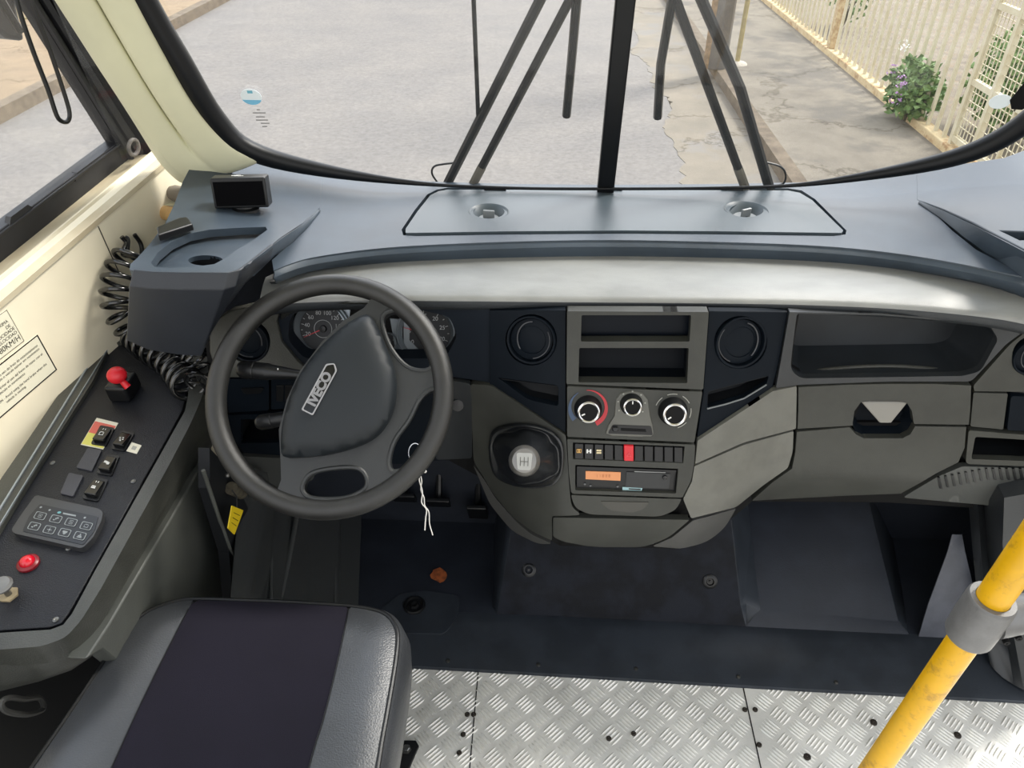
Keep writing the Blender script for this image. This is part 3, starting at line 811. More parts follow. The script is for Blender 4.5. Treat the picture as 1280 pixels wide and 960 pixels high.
r1 = [p + V((0, .004, -.002)) for p in Er]
r2 = [p + V((0, -.006, -.010)) for p in Er]
r3 = [p + V((0, -.002, -.022)) for p in Er]
r4 = [a.lerp(b, .72) + V((0, 0, -.006)) for a, b in zip(r3, Lr)]
r5 = [p + V((0, .008, -.003)) for p in Lr]
r6 = [p + V((0, .006, -.016)) for p in Lr]
strip('ledge', [r1, r2, r3, r4, r5, r6], DASH)
# --- padded lip
lipfront = [(324, 380), (340, 377), (356, 375), (380, 373), (450, 371), (520, 371), (640, 372), (760, 373), (880, 374), (1000, 376), (1100, 380), (1180, 386), (1250, 394), (1290, 402)]
lf = [tuple(p) for p in spline([V((a, b, 0)) for a, b in lipfront], 4)]
LF = resamp([aZ(p[0], p[1], .858) for p in lf], NN)
q0 = [p + V((0, .012, -.016)) for p in Lr]
q1 = [p + V((0, .002, -.001)) for p in Lr]
q2 = [a.lerp(b, .35) + V((0, 0, .003)) for a, b in zip(Lr, LF)]
q3 = [a.lerp(b, .75) + V((0, 0, .002)) for a, b in zip(Lr, LF)]
q4 = [a.lerp(b, .96) + V((0, 0, -.000)) for a, b in zip(Lr, LF)]
q5 = [p + V((0, -.004, -.006)) for p in LF]
q6 = [p + V((0, -.002, -.020)) for p in LF]
q7 = [p + V((0, .020, -.030)) for p in LF]
q8 = [p + V((0, .06, -.030)) for p in LF]
strip('padded_lip', [q0, q1, q2, q3, q4, q5], LIPM)
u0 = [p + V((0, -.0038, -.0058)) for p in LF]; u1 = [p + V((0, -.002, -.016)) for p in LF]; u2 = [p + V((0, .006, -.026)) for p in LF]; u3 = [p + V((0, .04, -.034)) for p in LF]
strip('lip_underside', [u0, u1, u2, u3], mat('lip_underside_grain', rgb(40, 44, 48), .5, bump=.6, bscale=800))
# --- dark base right behind all the fascia panels
base = [(255, 405), (300, 388), (640, 385), (980, 387), (1300, 406), (1300, 640), (1110, 628), (940, 627), (900, 660), (850, 686), (700, 682), (650, 655), (606, 600), (560, 575), (440, 575), (300, 578), (262, 480)]
holes_base = [
    [V(p) for p in [(380, 380), (574, 380), (580, 440), (560, 468), (400, 468), (360, 430), (352, 395)]],
    [V(p) for p in [(726, 394), (864, 394), (861, 479), (723, 479)]],
    [V(p) for p in [(1000, 386), (1238, 396), (1248, 424), (1224, 466), (1010, 470), (990, 458), (992, 430)]],
    [V(p) for p in [(720, 581), (848, 585), (845, 617), (720, 614)]],
    [V(p) for p in [(1216, 545), (1300, 549), (1300, 576), (1214, 572)]],
    [V(p) for p in [(1076, 502), (1134, 502), (1140, 528), (1066, 528)]],
    [V(p) for p in [(300, 522), (352, 522), (352, 556), (300, 556)]],
    [V(p) for p in [(885, 488), (962, 468), (955, 482), (884, 510)]],
    [V(p) for p in [(628, 474), (698, 484), (698, 506), (662, 500)]],
]
fpan('inner_shell', base, GAP, off=-.024, th=.01, holes=holes_base, step=12, bevel=0, smooth=False)
# --- panels
V2 = lambda L: [V(p) for p in L]
dk = V2([(612, 388), (707, 388), (707, 541), (640, 497), (612, 481)])
fpan('vent_panel', dk, NAVY, 0, .014, [circ(664, 425, 32, 36), V2(rounded([(622, 472, 2), (698, 482, 4), (698, 508, 4), (660, 500, 10)], 3))])
dk2 = V2([(886, 389), (985, 390), (974, 452), (966, 484), (871, 548), (879, 490)])
fpan('vent_panel', dk2, NAVY, 0, .014, [circ(926, 428, 32.5, 36), V2(rounded([(885, 490, 3), (961, 470, 3), (958, 481, 3), (930, 498, 6), (884, 511, 3)], 2))])
# pockets behind the slots
def pocket(name, outl, depth, m=HOLE, drop=0.0, parent=dash):
    """open-fronted liner going into the dash"""
    O = [onf(*p, -.004) for p in outl]; I = [p + V((0, depth, -drop)) for p in O]
    n = len(O); fs = [(i, (i + 1) % n, n + (i + 1) % n, n + i) for i in range(n)] + [tuple(range(2 * n - 1, n - 1, -1))]
    return link(name, O + I, fs, m, parent, smooth=False, solid=.002, solid_off=1)
pocket('slot_liner', rounded([(624, 474, 2), (700, 484, 4), (700, 508, 4), (660, 500, 10)], 3), .03)
pocket('slot_liner', rounded([(885, 490, 3), (962, 470, 3), (959, 482, 3), (930, 500, 6), (884, 512, 3)], 2), .04)
# little ledge in the right slot
MB().tube([onf(884, 511, .002), onf(908, 505, .002), onf(930, 498, .002), onf(958, 481, .002)], .0015, 6).link('slot_lip', mat('slot_lip_grey', rgb(110, 114, 116), .4), dash, smooth=False)
# driver side: instrument surround left
fpan('side_bezel', [(262, 405), (290, 388), (330, 380), (352, 384), (346, 402), (352, 428), (372, 452), (388, 466), (340, 472), (272, 472), (262, 440)], CONS, .004, .014, [circ(310, 427, 27, 32)], bevel=.004)
fpan('knee_panel', rounded([(280, 474), (336, 474), (336, 513), (286, 516)], 2), NAVY, 0)
fpan('switch_blank', rounded([(339, 474), (380, 474), (378, 510), (339, 512)], 2), NAVY, .001)
mb = MB()
for x in (345, 356, 367): 
    mb.prism([onf(x, 482, .003), onf(x + 9, 482, .003), onf(x + 9, 502, .003), onf(x, 502, .003)], V((0, .004, 0)))
mb.link('blank_covers', BLK, dash, bevel=.001, smooth=False)
MB().prism([onf(x, y, .0035) for x, y in rounded([(300, 486), (330, 485), (326, 492), (306, 493)], 3)], V((0, .004, 0))).link('slot_pull', BLK, dash, smooth=False)
fpan('knee_panel', rounded([(284, 519), (390, 517), (392, 572), (305, 566), (290, 548)], 2), NAVY, 0, .012, [V2([(301, 524), (372, 524), (372, 553), (301, 554)])])
pocket('cubby_liner', V2([(298, 522), (374, 522), (374, 555), (298, 556)]), .08)
# column surround / lower left knee cover
fpan('column_cover', rounded([(392, 470), (560, 470), (568, 480), (566, 574), (500, 580), (430, 578), (392, 574)], 5), NAVY, -.002)
fpan('ignition_panel', rounded([(566, 476), (588, 480), (590, 500), (590, 573), (545, 575), (545, 500), (552, 480)], 4), mat('dark_plastic2', rgb(34, 37, 40), .5, bump=.2, bscale=900), .004)
# brown-grey left swoop with the gear lever well
sw = [(588, 480, 4), (614, 482, 4), (640, 499, 0), (707, 544, 2), (708, 552, 0), (711, 600, 0), (714, 634, 8), (728, 644, 10), (690, 645, 3), (690, 676, 3), (664, 664, 10), (640, 645, 10), (617, 618, 10), (602, 592, 10), (592, 578, 8)]
fpan('left_swoop', sw, FASC, .004, .016, [V2(spline([V((a, b, 0)) for a, b in [(612, 560), (622, 540), (660, 533), (694, 542), (704, 565), (700, 592), (680, 606), (640, 602), (618, 585)]], 4, True))] if False else (), r=3, bevel=.004)
# stack
SLOT1 = rounded([(727, 394), (864, 394), (862, 427), (726, 427)], 2)
SLOT2 = rounded([(724, 435), (861, 435), (859, 479), (723, 478)], 2)
st = fpan('storage_frame', rounded([(709, 389, 2), (886, 390, 2), (879, 487, 2), (708, 480, 2)], 2), FASC, .006, .018, [SLOT1, SLOT2], step=9)
pocket('upper_slot', SLOT1, .022, mat('slot_dark_blue', rgb(12, 18, 26), .35, spec=.12)); pocket('lower_slot', SLOT2, .045, mat('slot_dark_grey', rgb(16, 20, 25), .5, spec=.1))
LS1 = V2(rounded([(716, 553, 1), (856, 558, 1), (854, 579, 1), (716, 574, 1)], 1))
TS = V2(rounded([(719, 581, 2), (848, 586, 2), (845, 617, 2), (719, 613, 2)], 2))
fpan('stack_lower', rounded([(709, 549, 1), (869, 556, 2), (868, 578, 2), (864, 600, 4), (853, 622, 2), (714, 617, 4), (711, 590, 2)], 2), FASC, .006, .016, [LS1, TS], step=9)
fpan('ashtray_drawer', rounded([(714, 619, 1), (852, 624, 2), (845, 637, 6), (826, 646, 10), (735, 643, 12), (718, 634, 8)], 2), FASC, .006, .014)
cp = V2(rounded([(750, 627, 3), (812, 628, 3), (804, 637, 5), (790, 641, 5), (762, 638, 5)], 3))
MB().prism([onf(p.x, p.y, .0072) for p in cp], V((0, .003, 0))).link('drawer_pull', mat('pull_plastic', rgb(60, 59, 54), .4), dash, smooth=False)  # pull slightly paler than the drawer plastic
fpan('lower_cover', rounded([(691, 647, 2), (862, 650, 2), (836, 672, 10), (806, 684, 12), (740, 684, 20), (704, 677, 10), (691, 671, 4)], 2), FASC, .0, .014)
fpan('right_skirt', rounded([(866, 651, 2), (920, 636, 2), (906, 660, 10), (884, 678, 14), (852, 686, 8), (815, 683, 4), (840, 672, 3)], 2), mat('skirt_dark', rgb(70, 70, 68), .5, bump=.3), -.004, .014)
fpan('left_skirt', rounded([(592, 582, 2), (604, 598, 4), (620, 624, 8), (645, 652, 8), (664, 668, 6), (690, 680, 4), (672, 680, 8), (640, 664, 10), (612, 630, 10)], 2), mat('skirt_dark', rgb(70, 70, 68), .5, bump=.3), -.006, .012)
# right swoops
fpan('right_swoop', [(872, 551, 1), (966, 489, 2), (996, 483, 2), (995, 536, 2), (930, 553, 6), (869, 580, 1)], FASC2, .008, .016, r=2)
fpan('right_swoop', [(868, 583, 1), (930, 556, 6), (992, 539, 2), (991, 564, 4), (985, 585, 4), (955, 606, 6), (935, 622, 4), (920, 634, 4), (864, 648, 2), (854, 624, 2), (865, 602, 2)], FASC2, .006, .016, r=2)
# passenger tray
trayh = V2(rounded([(996, 392, 4), (1100, 394, 1), (1236, 405, 4), (1248, 424, 6), (1226, 464, 8), (1204, 470, 6), (1000, 473, 14), (988, 462, 8), (990, 440, 8)], 4))
fpan('tray_surround', [(987, 390, 1), (1100, 392, 1), (1290, 407, 1), (1258, 430, 6), (1214, 477, 6), (1110, 477, 10), (1000, 481, 4), (970, 485, 2), (976, 452, 2)], mat('tray_surround_grey', rgb(44, 47, 50), .42, spec=.5, noise=.06, bump=.3), .006, .014, [trayh], bevel=.006, r=1, seg=3)
O = [onf(p.x, p.y, -.004) for p in trayh]; n = len(O)
I1 = [p + V((0, .05, .0)) for p in O]; cI = sum(I1, V()) / n
I2 = [cI + (p - cI) * .90 + V((0, .045, .0)) for p in I1]
fs = [(i, (i + 1) % n, n + (i + 1) % n, n + i) for i in range(n)] + [(n + i, n + (i + 1) % n, 2 * n + (i + 1) % n, 2 * n + i) for i in range(n)] + [tuple(range(3 * n - 1, 2 * n - 1, -1))]
link('tray_liner', O + I1 + I2, fs, mat('tray_liner_grey', rgb(40, 44, 48), .5, spec=.4, noise=.15, nscale=8), dash, solid=.003, solid_off=1)
# raised rib at the tray mouth
rib = [onf(x, y, -.03) for x, y in [(1004, 468), (1030, 462), (1080, 458), (1130, 458), (1180, 463), (1205, 470)]]
MB().tube(spline(rib, 5), .0035, 8).link('tray_rib', CONS, dash)
# glove doors
cut = [(1066, 528), (1068, 514), (1076, 503), (1088, 501), (1122, 501), (1134, 504), (1140, 514), (1142, 528)]
up = [(998, 484), (1060, 481), (1110, 480), (1170, 480), (1214, 482), (1213, 510), (1211, 531), (1143, 530)] + cut[::-1] + [(1066, 532), (997, 536), (998, 510)]
gd = fpan('upper_glove_door', V2(up), FASC, .008, .014, step=12, bevel=.003)
cupo = [(1066, 530), (1067, 514), (1076, 502), (1088, 500), (1122, 500), (1135, 503), (1141, 514), (1143, 530), (1138, 540), (1128, 545), (1080, 545), (1070, 540)]
O = [onf(p[0], p[1], -.002) for p in cupo]; cI = sum(O, V()) / len(O); I = [cI + (p - cI) * .8 + V((0, .028, 0)) for p in O]; n = len(O)
link('handle_recess', O + I, [(i, (i + 1) % n, n + (i + 1) % n, n + i) for i in range(n)] + [tuple(range(2 * n - 1, n - 1, -1))], NAVY, gd, solid=.002, solid_off=1)
MB().prism([onf(1076, 502, .002), onf(1136, 502, .002), onf(1114, 529, .006), onf(1100, 529, .006)], V((0, .010, 0))).link('latch_handle', mat('latch_paddle', rgb(128, 126, 120), .4), gd, bevel=.002, smooth=False)
lo = [(996, 540), (1030, 537), (1062, 534), (1070, 543), (1080, 548), (1128, 548), (1138, 543), (1144, 533), (1208, 534), (1206, 560), (1198, 578), (1170, 592), (1150, 604), (1126, 617), (1050, 620), (940, 626), (966, 603), (990, 586), (994, 566)]
fpan('lower_glove_door', V2(lo), FASC, .008, .014, step=10, bevel=.003)
# right hand end
fpan('right_end_panel', [(1217, 482, 2), (1262, 431, 6), (1296, 404, 2), (1300, 440, 2), (1300, 490, 1), (1218, 489, 1)], FASC, .004, .014, [circ(1291, 446, 26, 28)], r=1)
fpan('right_end_panel', rounded([(1217, 491, 2), (1260, 492, 2), (1254, 537, 2), (1213, 533, 2)], 2), FASC, .003, .014)
fpan('switch_blank', rounded([(1264, 495, 4), (1310, 497, 4), (1310, 540, 2), (1259, 538, 3)], 3), NAVY, .004, .014)
fpan('cubby_frame', rounded([(1211, 538, 3), (1310, 546, 3), (1310, 584, 2), (1207, 580, 6)], 3), FASC, .006, .014, [V2(rounded([(1219, 546, 3), (1304, 551, 3), (1304, 577, 2), (1214, 574, 3)], 2))])
pocket('cubby_liner', V2([(1217, 545), (1306, 550), (1306, 578), (1212, 575)]), .09)
fpan('speaker_skirt', rounded([(1203, 583, 4), (1310, 586, 2), (1310, 612, 2), (1240, 632, 6), (1128, 622, 6), (1172, 596, 6)], 3), mat('skirt_grey', rgb(66, 68, 66), .5, bump=.3), .0, .012)
mb = MB()
for k in range(16):
    x = 1172 + k * 8.5; y0 = max(586, 597 - k * 1.6)
    mb.prism([onf(x, y0, .003), onf(x + 3, y0, .003), onf(x + 6, y0 + 14, .003), onf(x + 3, y0 + 14, .003)], V((0, .004, 0)))
mb.link('grille_ribs', BLK, dash, smooth=False)
# left cheek of the dash, beside the column (ribs)
fpan('left_skirt', rounded([(296, 570, 3), (392, 575, 3), (392, 600, 4), (330, 612, 6), (304, 590, 4)], 3), mat('skirt_grey', rgb(66, 68, 66), .5, bump=.3), -.004, .012)
# ------------------------------------------------------------------ tread plate floor
TREAD = mat('tread_aluminium', rgb(226, 224, 217), .34, metal=.15, noise=.10, nscale=7, bump=.25, bscale=260, spec=.6)
edge_px = [(250, 812), (380, 826), (508, 835), (600, 840), (700, 846), (800, 852), (900, 858), (1000, 864), (1100, 869), (1200, 875), (1330, 882)]
EZ = [aZ(x, y, 0.0) for x, y in edge_px]
print('edge', EZ[2], EZ[-1])
seams = [(aZ(597, 842, 0).x + aZ(588, 958, 0).x) / 2, (aZ(930, 862, 0).x + aZ(950, 958, 0).x) / 2]
FX0, FX1 = -.92, 1.35
mb = MB(); mb.box(((FX0 + FX1) / 2, -.3, -.02), (FX1 - FX0, 3.0, .04))
def bar3(mb, x, y, a, L=.0178, W=.0026, H=.0022):
    c, s = math.cos(a), math.sin(a); u = V((c, s, 0)); w = V((-s, c, 0)); p = V((x, y, 0))
    vs = [p - u * L, p - u * L * .5 - w * W, p + u * L * .5 - w * W, p + u * L, p + u * L * .5 + w * W, p - u * L * .5 + w * W,
          p - u * L * .55 + V((0, 0, H)), p + u * L * .55 + V((0, 0, H))]
    mb.add(vs, [(0, 1, 6), (1, 2, 7, 6), (2, 3, 7), (3, 4, 7), (4, 5, 6, 7), (5, 0, 6)])
s = .042; j = 0
r2_ = math.sqrt(.5)
for i in range(-60, 90):
    for j in range(-60, 90):
        x = (i - j) * s * r2_; y = .6 + (i + j) * s * r2_
        if not (-.45 < x < 1.12 and .25 < y < .97) or any(abs(x - q) < .008 for q in seams): continue
        a = PI / 4 if (i + j) % 2 == 0 else -PI / 4
        for k in range(5):
            d = (k - 2) * .0074
            bar3(mb, x - math.sin(a) * d, y + math.cos(a) * d, a)
fl = mb.link('floor', TREAD, smooth=False); tag(fl, kind='structure')
mb = MB()
for q in seams: mb.box((q, .35, .0008), (.0022, 1.4, .001))
o = mb.link('trim_7', GAP, smooth=False); tag(o, kind='structure')
RUST = mat('rusty_dirt', rgb(120, 84, 50), .8, noise=.2, nscale=60)
# screws in the plates
fsc = [(584, 893), (592, 893), (579, 918), (574, 941), (761, 923), (792, 917), (931, 887), (944, 887), (949, 931), (1009, 946), (1092, 903), (1197, 919)]
for i, (x, y) in enumerate(fsc):
    c = aZ(x, y, .0015); r = .0055 if i < 9 else .0075
    o = MB().lathe(c, (0, 0, 1), [(r, -.001), (r * .95, .0012), (r * .5, .0022), (.0004, .0010)], 14, cap=False).link('floor_screw', mat('dark_screw', rgb(52, 46, 40), .5, metal=.4))
    lab = 'small dark screw head sunk in the aluminium tread plate' if i < 9 else 'larger dirty rivet head in the right part of the tread plate'
    tag(o, lab, 'screw', 'screws in the tread plate' if i < 9 else 'large rivets in the tread plate')
# ------------------------------------------------------------------ moulded rubber front floor
ln = thing('footwell_liner', 'moulded dark rubber floor liner rising under the dashboard', 'floor liner', (.2, 1.1, .0))
bend_px = [(250, 748), (380, 760), (508, 764), (622, 767), (700, 770), (780, 774), (870, 779), (932, 783), (1050, 789), (1135, 793), (1330, 803)]
BZ = [aZ(x, y, .016) for x, y in bend_px]
strip('edge_band', [[p + V((0, .0, .001)) for p in EZ], [p + V((0, .002, .007)) for p in EZ], [p + V((0, .03, .010)) for p in EZ], [p + V((0, -.03, .0)) for p in BZ], BZ], RUBBER, ln, .004)
# driver's footwell floor, hump, passenger footwell
def rowsZ(px, z): return [aZ(x, y, z) for x, y in px]
def rowsY(px, y_): return [aY(x, y, y_) for x, y in px]
dfl = [(380, 760), (440, 762), (508, 764), (560, 765), (622, 767)]
strip('driver_floor', [rowsZ(dfl, .016), rowsZ([(x + 3, y - 45) for x, y in dfl], .012), rowsZ([(x + 12, y - 120) for x, y in dfl], .010), rowsZ([(x + 22, y - 190) for x, y in dfl], .012)], mat('footwell_rubber', rgb(34, 38, 46), .55, spec=.35, noise=.15, nscale=9, bump=.3), ln, .004)
# worn raised step around the grommet
wst = [(470, 768), (478, 760), (500, 742), (530, 738), (575, 744), (572, 770), (556, 792), (480, 790)]
panel('heel_pad', rounded(wst, 8), lambda x, y: aZ(x, y, .020), V((0, 0, -.006)), RUBBER, ln, [], 14, bevel=.002)
hb = [(622, 767), (700, 770), (780, 774), (870, 779), (932, 783)]
hc = [(627, 738), (700, 741), (780, 747), (870, 752), (925, 755)]
ht = [(640, 660), (700, 655), (780, 650), (870, 648), (913, 645)]
hu = [(650, 600), (700, 600), (780, 596), (870, 590), (905, 590)]
H0 = rowsZ(hb, .018); yb = H0[2].y
H1 = [aY(x, y, p.y + .028) for (x, y), p in zip(hc, H0)]
H2 = [aY(x, y, p.y + .13) for (x, y), p in zip(ht, H0)]
H3 = [aY(x, y, p.y + .20) for (x, y), p in zip(hu, H0)]
strip('engine_hump', [H0, [a.lerp(b, .9) for a, b in zip(H0, H1)], H1, [a.lerp(b, .12) for a, b in zip(H1, H2)], H2, H3], RUBBER2, ln, .004)
def sidew(name, rows, dx):   # side wall of a raised part
    a = rows; b = [p + V((dx, .02, -.0)) for p in rows]; c = [V((p.x + dx * 1.5, p.y + .10, max(.0, p.z - .02))) for p in rows]; d = [V((p.x + dx * 2, max(p.y + .25, 1.45), p.z)) for p in rows]
    strip(name, [a, b, c, d], RUBBER, ln, .003)
sidew('hump_side', [H0[0], H1[0], H2[0], H3[0]], -.012)
pb_ = [(932, 783), (990, 786), (1050, 789), (1135, 793)]
pc_ = [(950, 762), (990, 765), (1050, 769), (1122, 776)]
pt_ = [(938, 660), (990, 655), (1050, 655), (1092, 655)]
pu_ = [(930, 600), (990, 600), (1050, 600), (1080, 600)]
P0_ = rowsZ(pb_, .018); P1b = [aY(x, y, p.y + .03) for (x, y), p in zip(pc_, P0_)]
P2_ = [aY(x, y, p.y + .20) for (x, y), p in zip(pt_, P0_)]; P3_ = [aY(x, y, p.y + .32) for (x, y), p in zip(pu_, P0_)]
HR = [H0, [a.lerp(b, .9) for a, b in zip(H0, H1)], H1, [a.lerp(b, .12) for a, b in zip(H1, H2)], H2, H3]
PR = [P0_, [a.lerp(b, .9) for a, b in zip(P0_, P1b)], P1b, [a.lerp(b, .12) for a, b in zip(P1b, P2_)], P2_, P3_]
strip('hump_side', [[h[-1], h[-1].lerp(p[0], .35) + V((0, .012, -.004)), p[0]] for h, p in zip(HR, PR)], RUBBER, ln, .004)
RCX = [(1135, 793, .016), (1134, 789, .016), (1133, 782, .015), (1130, 760, .013), (1112, 655, .01), (1106, 600, .01)]
strip('recess_side', [[p[-1], aZ(*q)] for p, q in zip(PR, RCX)], RUBBER, ln, .004)
MB().box((.2, 1.22, .001), (2.1, .44, .004)).link('base_floor', mat('footwell_rubber', rgb(34, 38, 46), .55), ln, smooth=False)
strip('passenger_footwell', [P0_, [a.lerp(b, .9) for a, b in zip(P0_, P1b)], P1b, [a.lerp(b, .12) for a, b in zip(P1b, P2_)], P2_, P3_], mat('footwell_rubber', rgb(34, 38, 46), .55), ln, .004)
# recess right of it and the wedge, its lit face painted paler
w0 = rowsZ([(1135, 793), (1150, 794)], .018); 
strip('recess_floor', [rowsZ([(1135, 793), (1230, 797)], .016), rowsZ([(1128, 740), (1228, 745)], .012), rowsZ([(1110, 640), (1215, 640)], .01)], mat('footwell_rubber', rgb(34, 38, 46), .55), ln, .004)
yw = w0[1].y
strip('wedge', [[aZ(1148, 795, .018), aZ(1232, 799, .018)], [aY(1160, 755, yw + .02), aY(1222, 757, yw + .02)], [aY(1184, 690, yw + .05), aY(1206, 690, yw + .05)], [aY(1190, 668, yw + .07), aY(1202, 668, yw + .07)]], mat('wedge_lit_rubber', rgb(74, 77, 86), .5, noise=.12, bump=.3), ln, .004)
# right corner trims
ycol = [1.20, 1.12, 1.145, 1.10, 1.06, 1.05, 1.05]
RT = [[(1212, 628), (1222, 628), (1230, 628), (1240, 630), (1256, 622), (1290, 616), (1400, 616)], [(1217, 690), (1226, 690), (1234, 690), (1244, 690), (1254, 680), (1290, 680), (1400, 680)],
      [(1222, 745), (1231, 745), (1238, 745), (1252, 745), (1260, 745), (1300, 745), (1400, 745)], [(1232, 800), (1236, 802), (1243, 804), (1260, 806), (1270, 806), (1306, 806), (1400, 806)]]
rowsR = []
for k, L in enumerate(RT): rowsR.append([aY(x, y, min(yy, 1.09 + (3 - k) * .03) - .012 * k) for (x, y), yy in zip(L, ycol)])
top_back = [p + V((0, .10, .02)) for p in rowsR[0]]
botR = [aZ(x, y, .018) for x, y in [(1238, 830), (1244, 838), (1252, 846), (1268, 856), (1280, 862), (1312, 866), (1400, 872)]]
strip('right_corner_panel', [top_back] + rowsR + [botR], mat('trim_grey', rgb(40, 43, 46), .45, bump=.3), ln, .004)
MB().box((1.12, 1.2, .42), (.02, .5, .84)).link('right_cheek', mat('footwell_rubber', rgb(34, 38, 46), .55), ln, smooth=False)
# front bulkhead behind everything
mb = MB(); mb.prism([(-.85, 1.40, -.02), (1.25, 1.40, -.02), (1.25, 1.37, .80), (-.85, 1.37, .80)], (0, .02, 0)); mb.link('bulkhead', mat('footwell_rubber', rgb(34, 38, 46), .55), ln, smooth=False)
# left pleated cheek
cb = [(284, 800, .40), (296, 800, .36), (309, 800, .345), (316, 800, .285), (326, 800, .275), (339, 800, .215), (348, 800, .205), (360, 800, .14), (385, 800, .09), (419, 800, .05), (424, 800, .03), (446, 800, .016)]
ct = [(300, 600, .44), (330, 610, .40), (334, 625, .36), (341, 630, .34), (343, 636, .28), (348, 640, .27), (368, 640, .21), (378, 640, .19), (396, 640, .10), (422, 640, .06), (426, 640, .04), (452, 640, .02)]
A_ = [aZ(x, y, z) for x, y, z in cb]; B_ = [aZ(x, y, z) for x, y, z in ct]
C_ = [b + (b - a) * .12 for a, b in zip(A_, B_)]
strip('pleated_side', [A_, [a.lerp(b, .5) for a, b in zip(A_, B_)], B_, C_], mat('pleat_rubber', rgb(56, 58, 58), .22, spec=.9, bump=.4, bscale=500), ln, .003)
for (x0_, y0_, z0_, x1_, y1_, z1_, r_) in [(293, 790, .366, 324, 620, .372, .0035), (311, 790, .336, 333, 622, .345, .003), (339, 790, .262, 339, 622, .275, .0035), (343, 790, .20, 374, 630, .22, .006), (419, 790, .052, 419, 630, .062, .003)]:
    p_, q_ = aZ(x0_, y0_, z0_), aZ(x1_, y1_, z1_)
    MB().tube([p_.lerp(q_, t_ / 6) + V((.0, 0, .002 * math.sin(t_ * 1.3))) for t_ in range(7)], r_, 10).link('fold', mat('fold_highlight', rgb(74, 76, 76), .22, spec=.9), ln)  # raised glossy folds, coloured paler than the pleats to carry their highlights
# plugs, screws
for i, (x, y) in enumerate([(661, 712), (887, 726)]):
    yy = H0[2].y + .06; c = aY(x, y, yy)
    t = i; n_ = V((0, -.75, .65)).normalized(); 
    u = sm(0, 1, (767 - y) / 107 if i == 0 else (781 - y) / 130)
    a = [H1[0], H2[0], H1[-1], H2[-1]]
    nn = (H2[2] - H1[2]).cross(V((1, 0, 0))).normalized(); nn = nn if nn.y < 0 else -nn
    k_ = 0 if i == 0 else 3
    nn = (H2[k_] - H1[k_]).cross(H1[k_ + 1] - H1[k_]).normalized(); nn = nn if nn.y < 0 else -nn
    c = aP(x, y, H1[k_], nn) + nn * .004
    MB().lathe(c, nn, [(.017, -.002), (.017, .002), (.013, .0045), (.009, .0045), (.007, .001), (.003, .001), (.003, .005), (.0005, .005)], 24, cap=False).link('plug', BLK, ln)
for (x, y) in [(673, 831), (795, 836), (923, 846), (1045, 853), (560, 826)]:
    c = aZ(x, y, .011); MB().lathe(c, (0, 0, 1), [(.005, -.001), (.0045, .0018), (.0005, .0025)], 12, cap=False).link('screw', STEEL, ln)
c = aZ(518, 757, .020)
g = MB().lathe(c, (0, 0, 1), [(.026, -.002), (.026, .003), (.022, .005), (.019, .004), (.018, .0015), (.012, .0015)], 30, cap=False).link('grommet', BLK, ln)
MB().lathe(c, (0, 0, 1), [(.0125, .0015), (.008, .0055), (.0005, .003)], 6, cap=False).link('hex_socket', GAP, g, smooth=False)
rb_ = [aZ(548 + 10 * math.cos(a) * random.uniform(.8, 1.1), 719 + 9 * math.sin(a) * random.uniform(.8, 1.1), .0185) for a in [2 * PI * k / 14 for k in range(14)]]
MB().prism(rb_, V((0, 0, .0012))).link('rust_patch', mat('rust_orange', rgb(150, 78, 36), .85, noise=.3, nscale=90), ln, smooth=False)
# pedals deep in the dark
for i, (x, y, n_) in enumerate([(505, 622, 'clutch'), (548, 628, 'brake'), (597, 640, 'accelerator')]):
    c = aY(x, y, 1.36); o = thing(n_ + '_pedal', {'clutch': 'left of three dark pedals deep in the driver footwell', 'brake': 'middle one of three dark pedals deep in the driver footwell', 'accelerator': 'right hand dark pedal next to the centre console in the footwell'}[n_], 'pedal', c)
    MB().box(c, (.06 if i < 2 else .05, .012, .05 if i < 2 else .10), ey=V((0, .86, .5)), ez=V((0, -.5, .86))).link('pad', BLK, o, bevel=.003)
    MB().tube([c + V((0, .01, .01)), c + V((0, .06, .10)), c + V((0, .07, .25))], .008, 8).link('arm', BLK, o)
# ------------------------------------------------------------------ side console left of the driver
c0 = aZ(75, 780, .60); c1 = aZ(228, 515, .645)
cyv = (c1 - c0).normalized(); cxv = V((1, 0, 0)); cn = cxv.cross(cyv).normalized()
PC = Fr(c0, cxv, cyv)
def onc(x, y, h=0.0): return PC.P(x, y, h)
con = thing('side_console', 'grey plastic driver side console carrying a black switch panel along the window wall', 'console', (c0.x - .1, 1.0, .0))
plate_px = [(-70, 792), (0, 788), (62, 784), (76, 779), (86, 766), (116, 712), (170, 616), (228, 513), (232, 496), (236, 452), (205, 428), (140, 432), (118, 478), (34, 612), (0, 668), (-70, 780)]
rim_out = [(-90, 812), (0, 812), (52, 808), (82, 797), (101, 776), (126, 736), (170, 656), (212, 580), (238, 530), (252, 498), (262, 462), (258, 420), (215, 400), (150, 398), (112, 437), (60, 512), (34, 551), (0, 600), (-90, 735)]
V2 = lambda L: [V(p) for p in L]
panel('switch_panel', V2(plate_px), lambda x, y: onc(x, y), cn * -.012, CPANEL, con, [], 16, bevel=.0012)
inner = [(-72, 796), (0, 791), (63, 787), (79, 781), (90, 767), (119, 713), (173, 617), (231, 514), (235, 496), (239, 450), (206, 425), (139, 429), (116, 476), (31, 609), (-2, 664), (-72, 776)]
panel('rim', rounded(rim_out, 10), lambda x, y: onc(x, y, .008), cn * -.045, CONS, con, [V2(inner)], 13, bevel=.010, seg=4, angle=50)
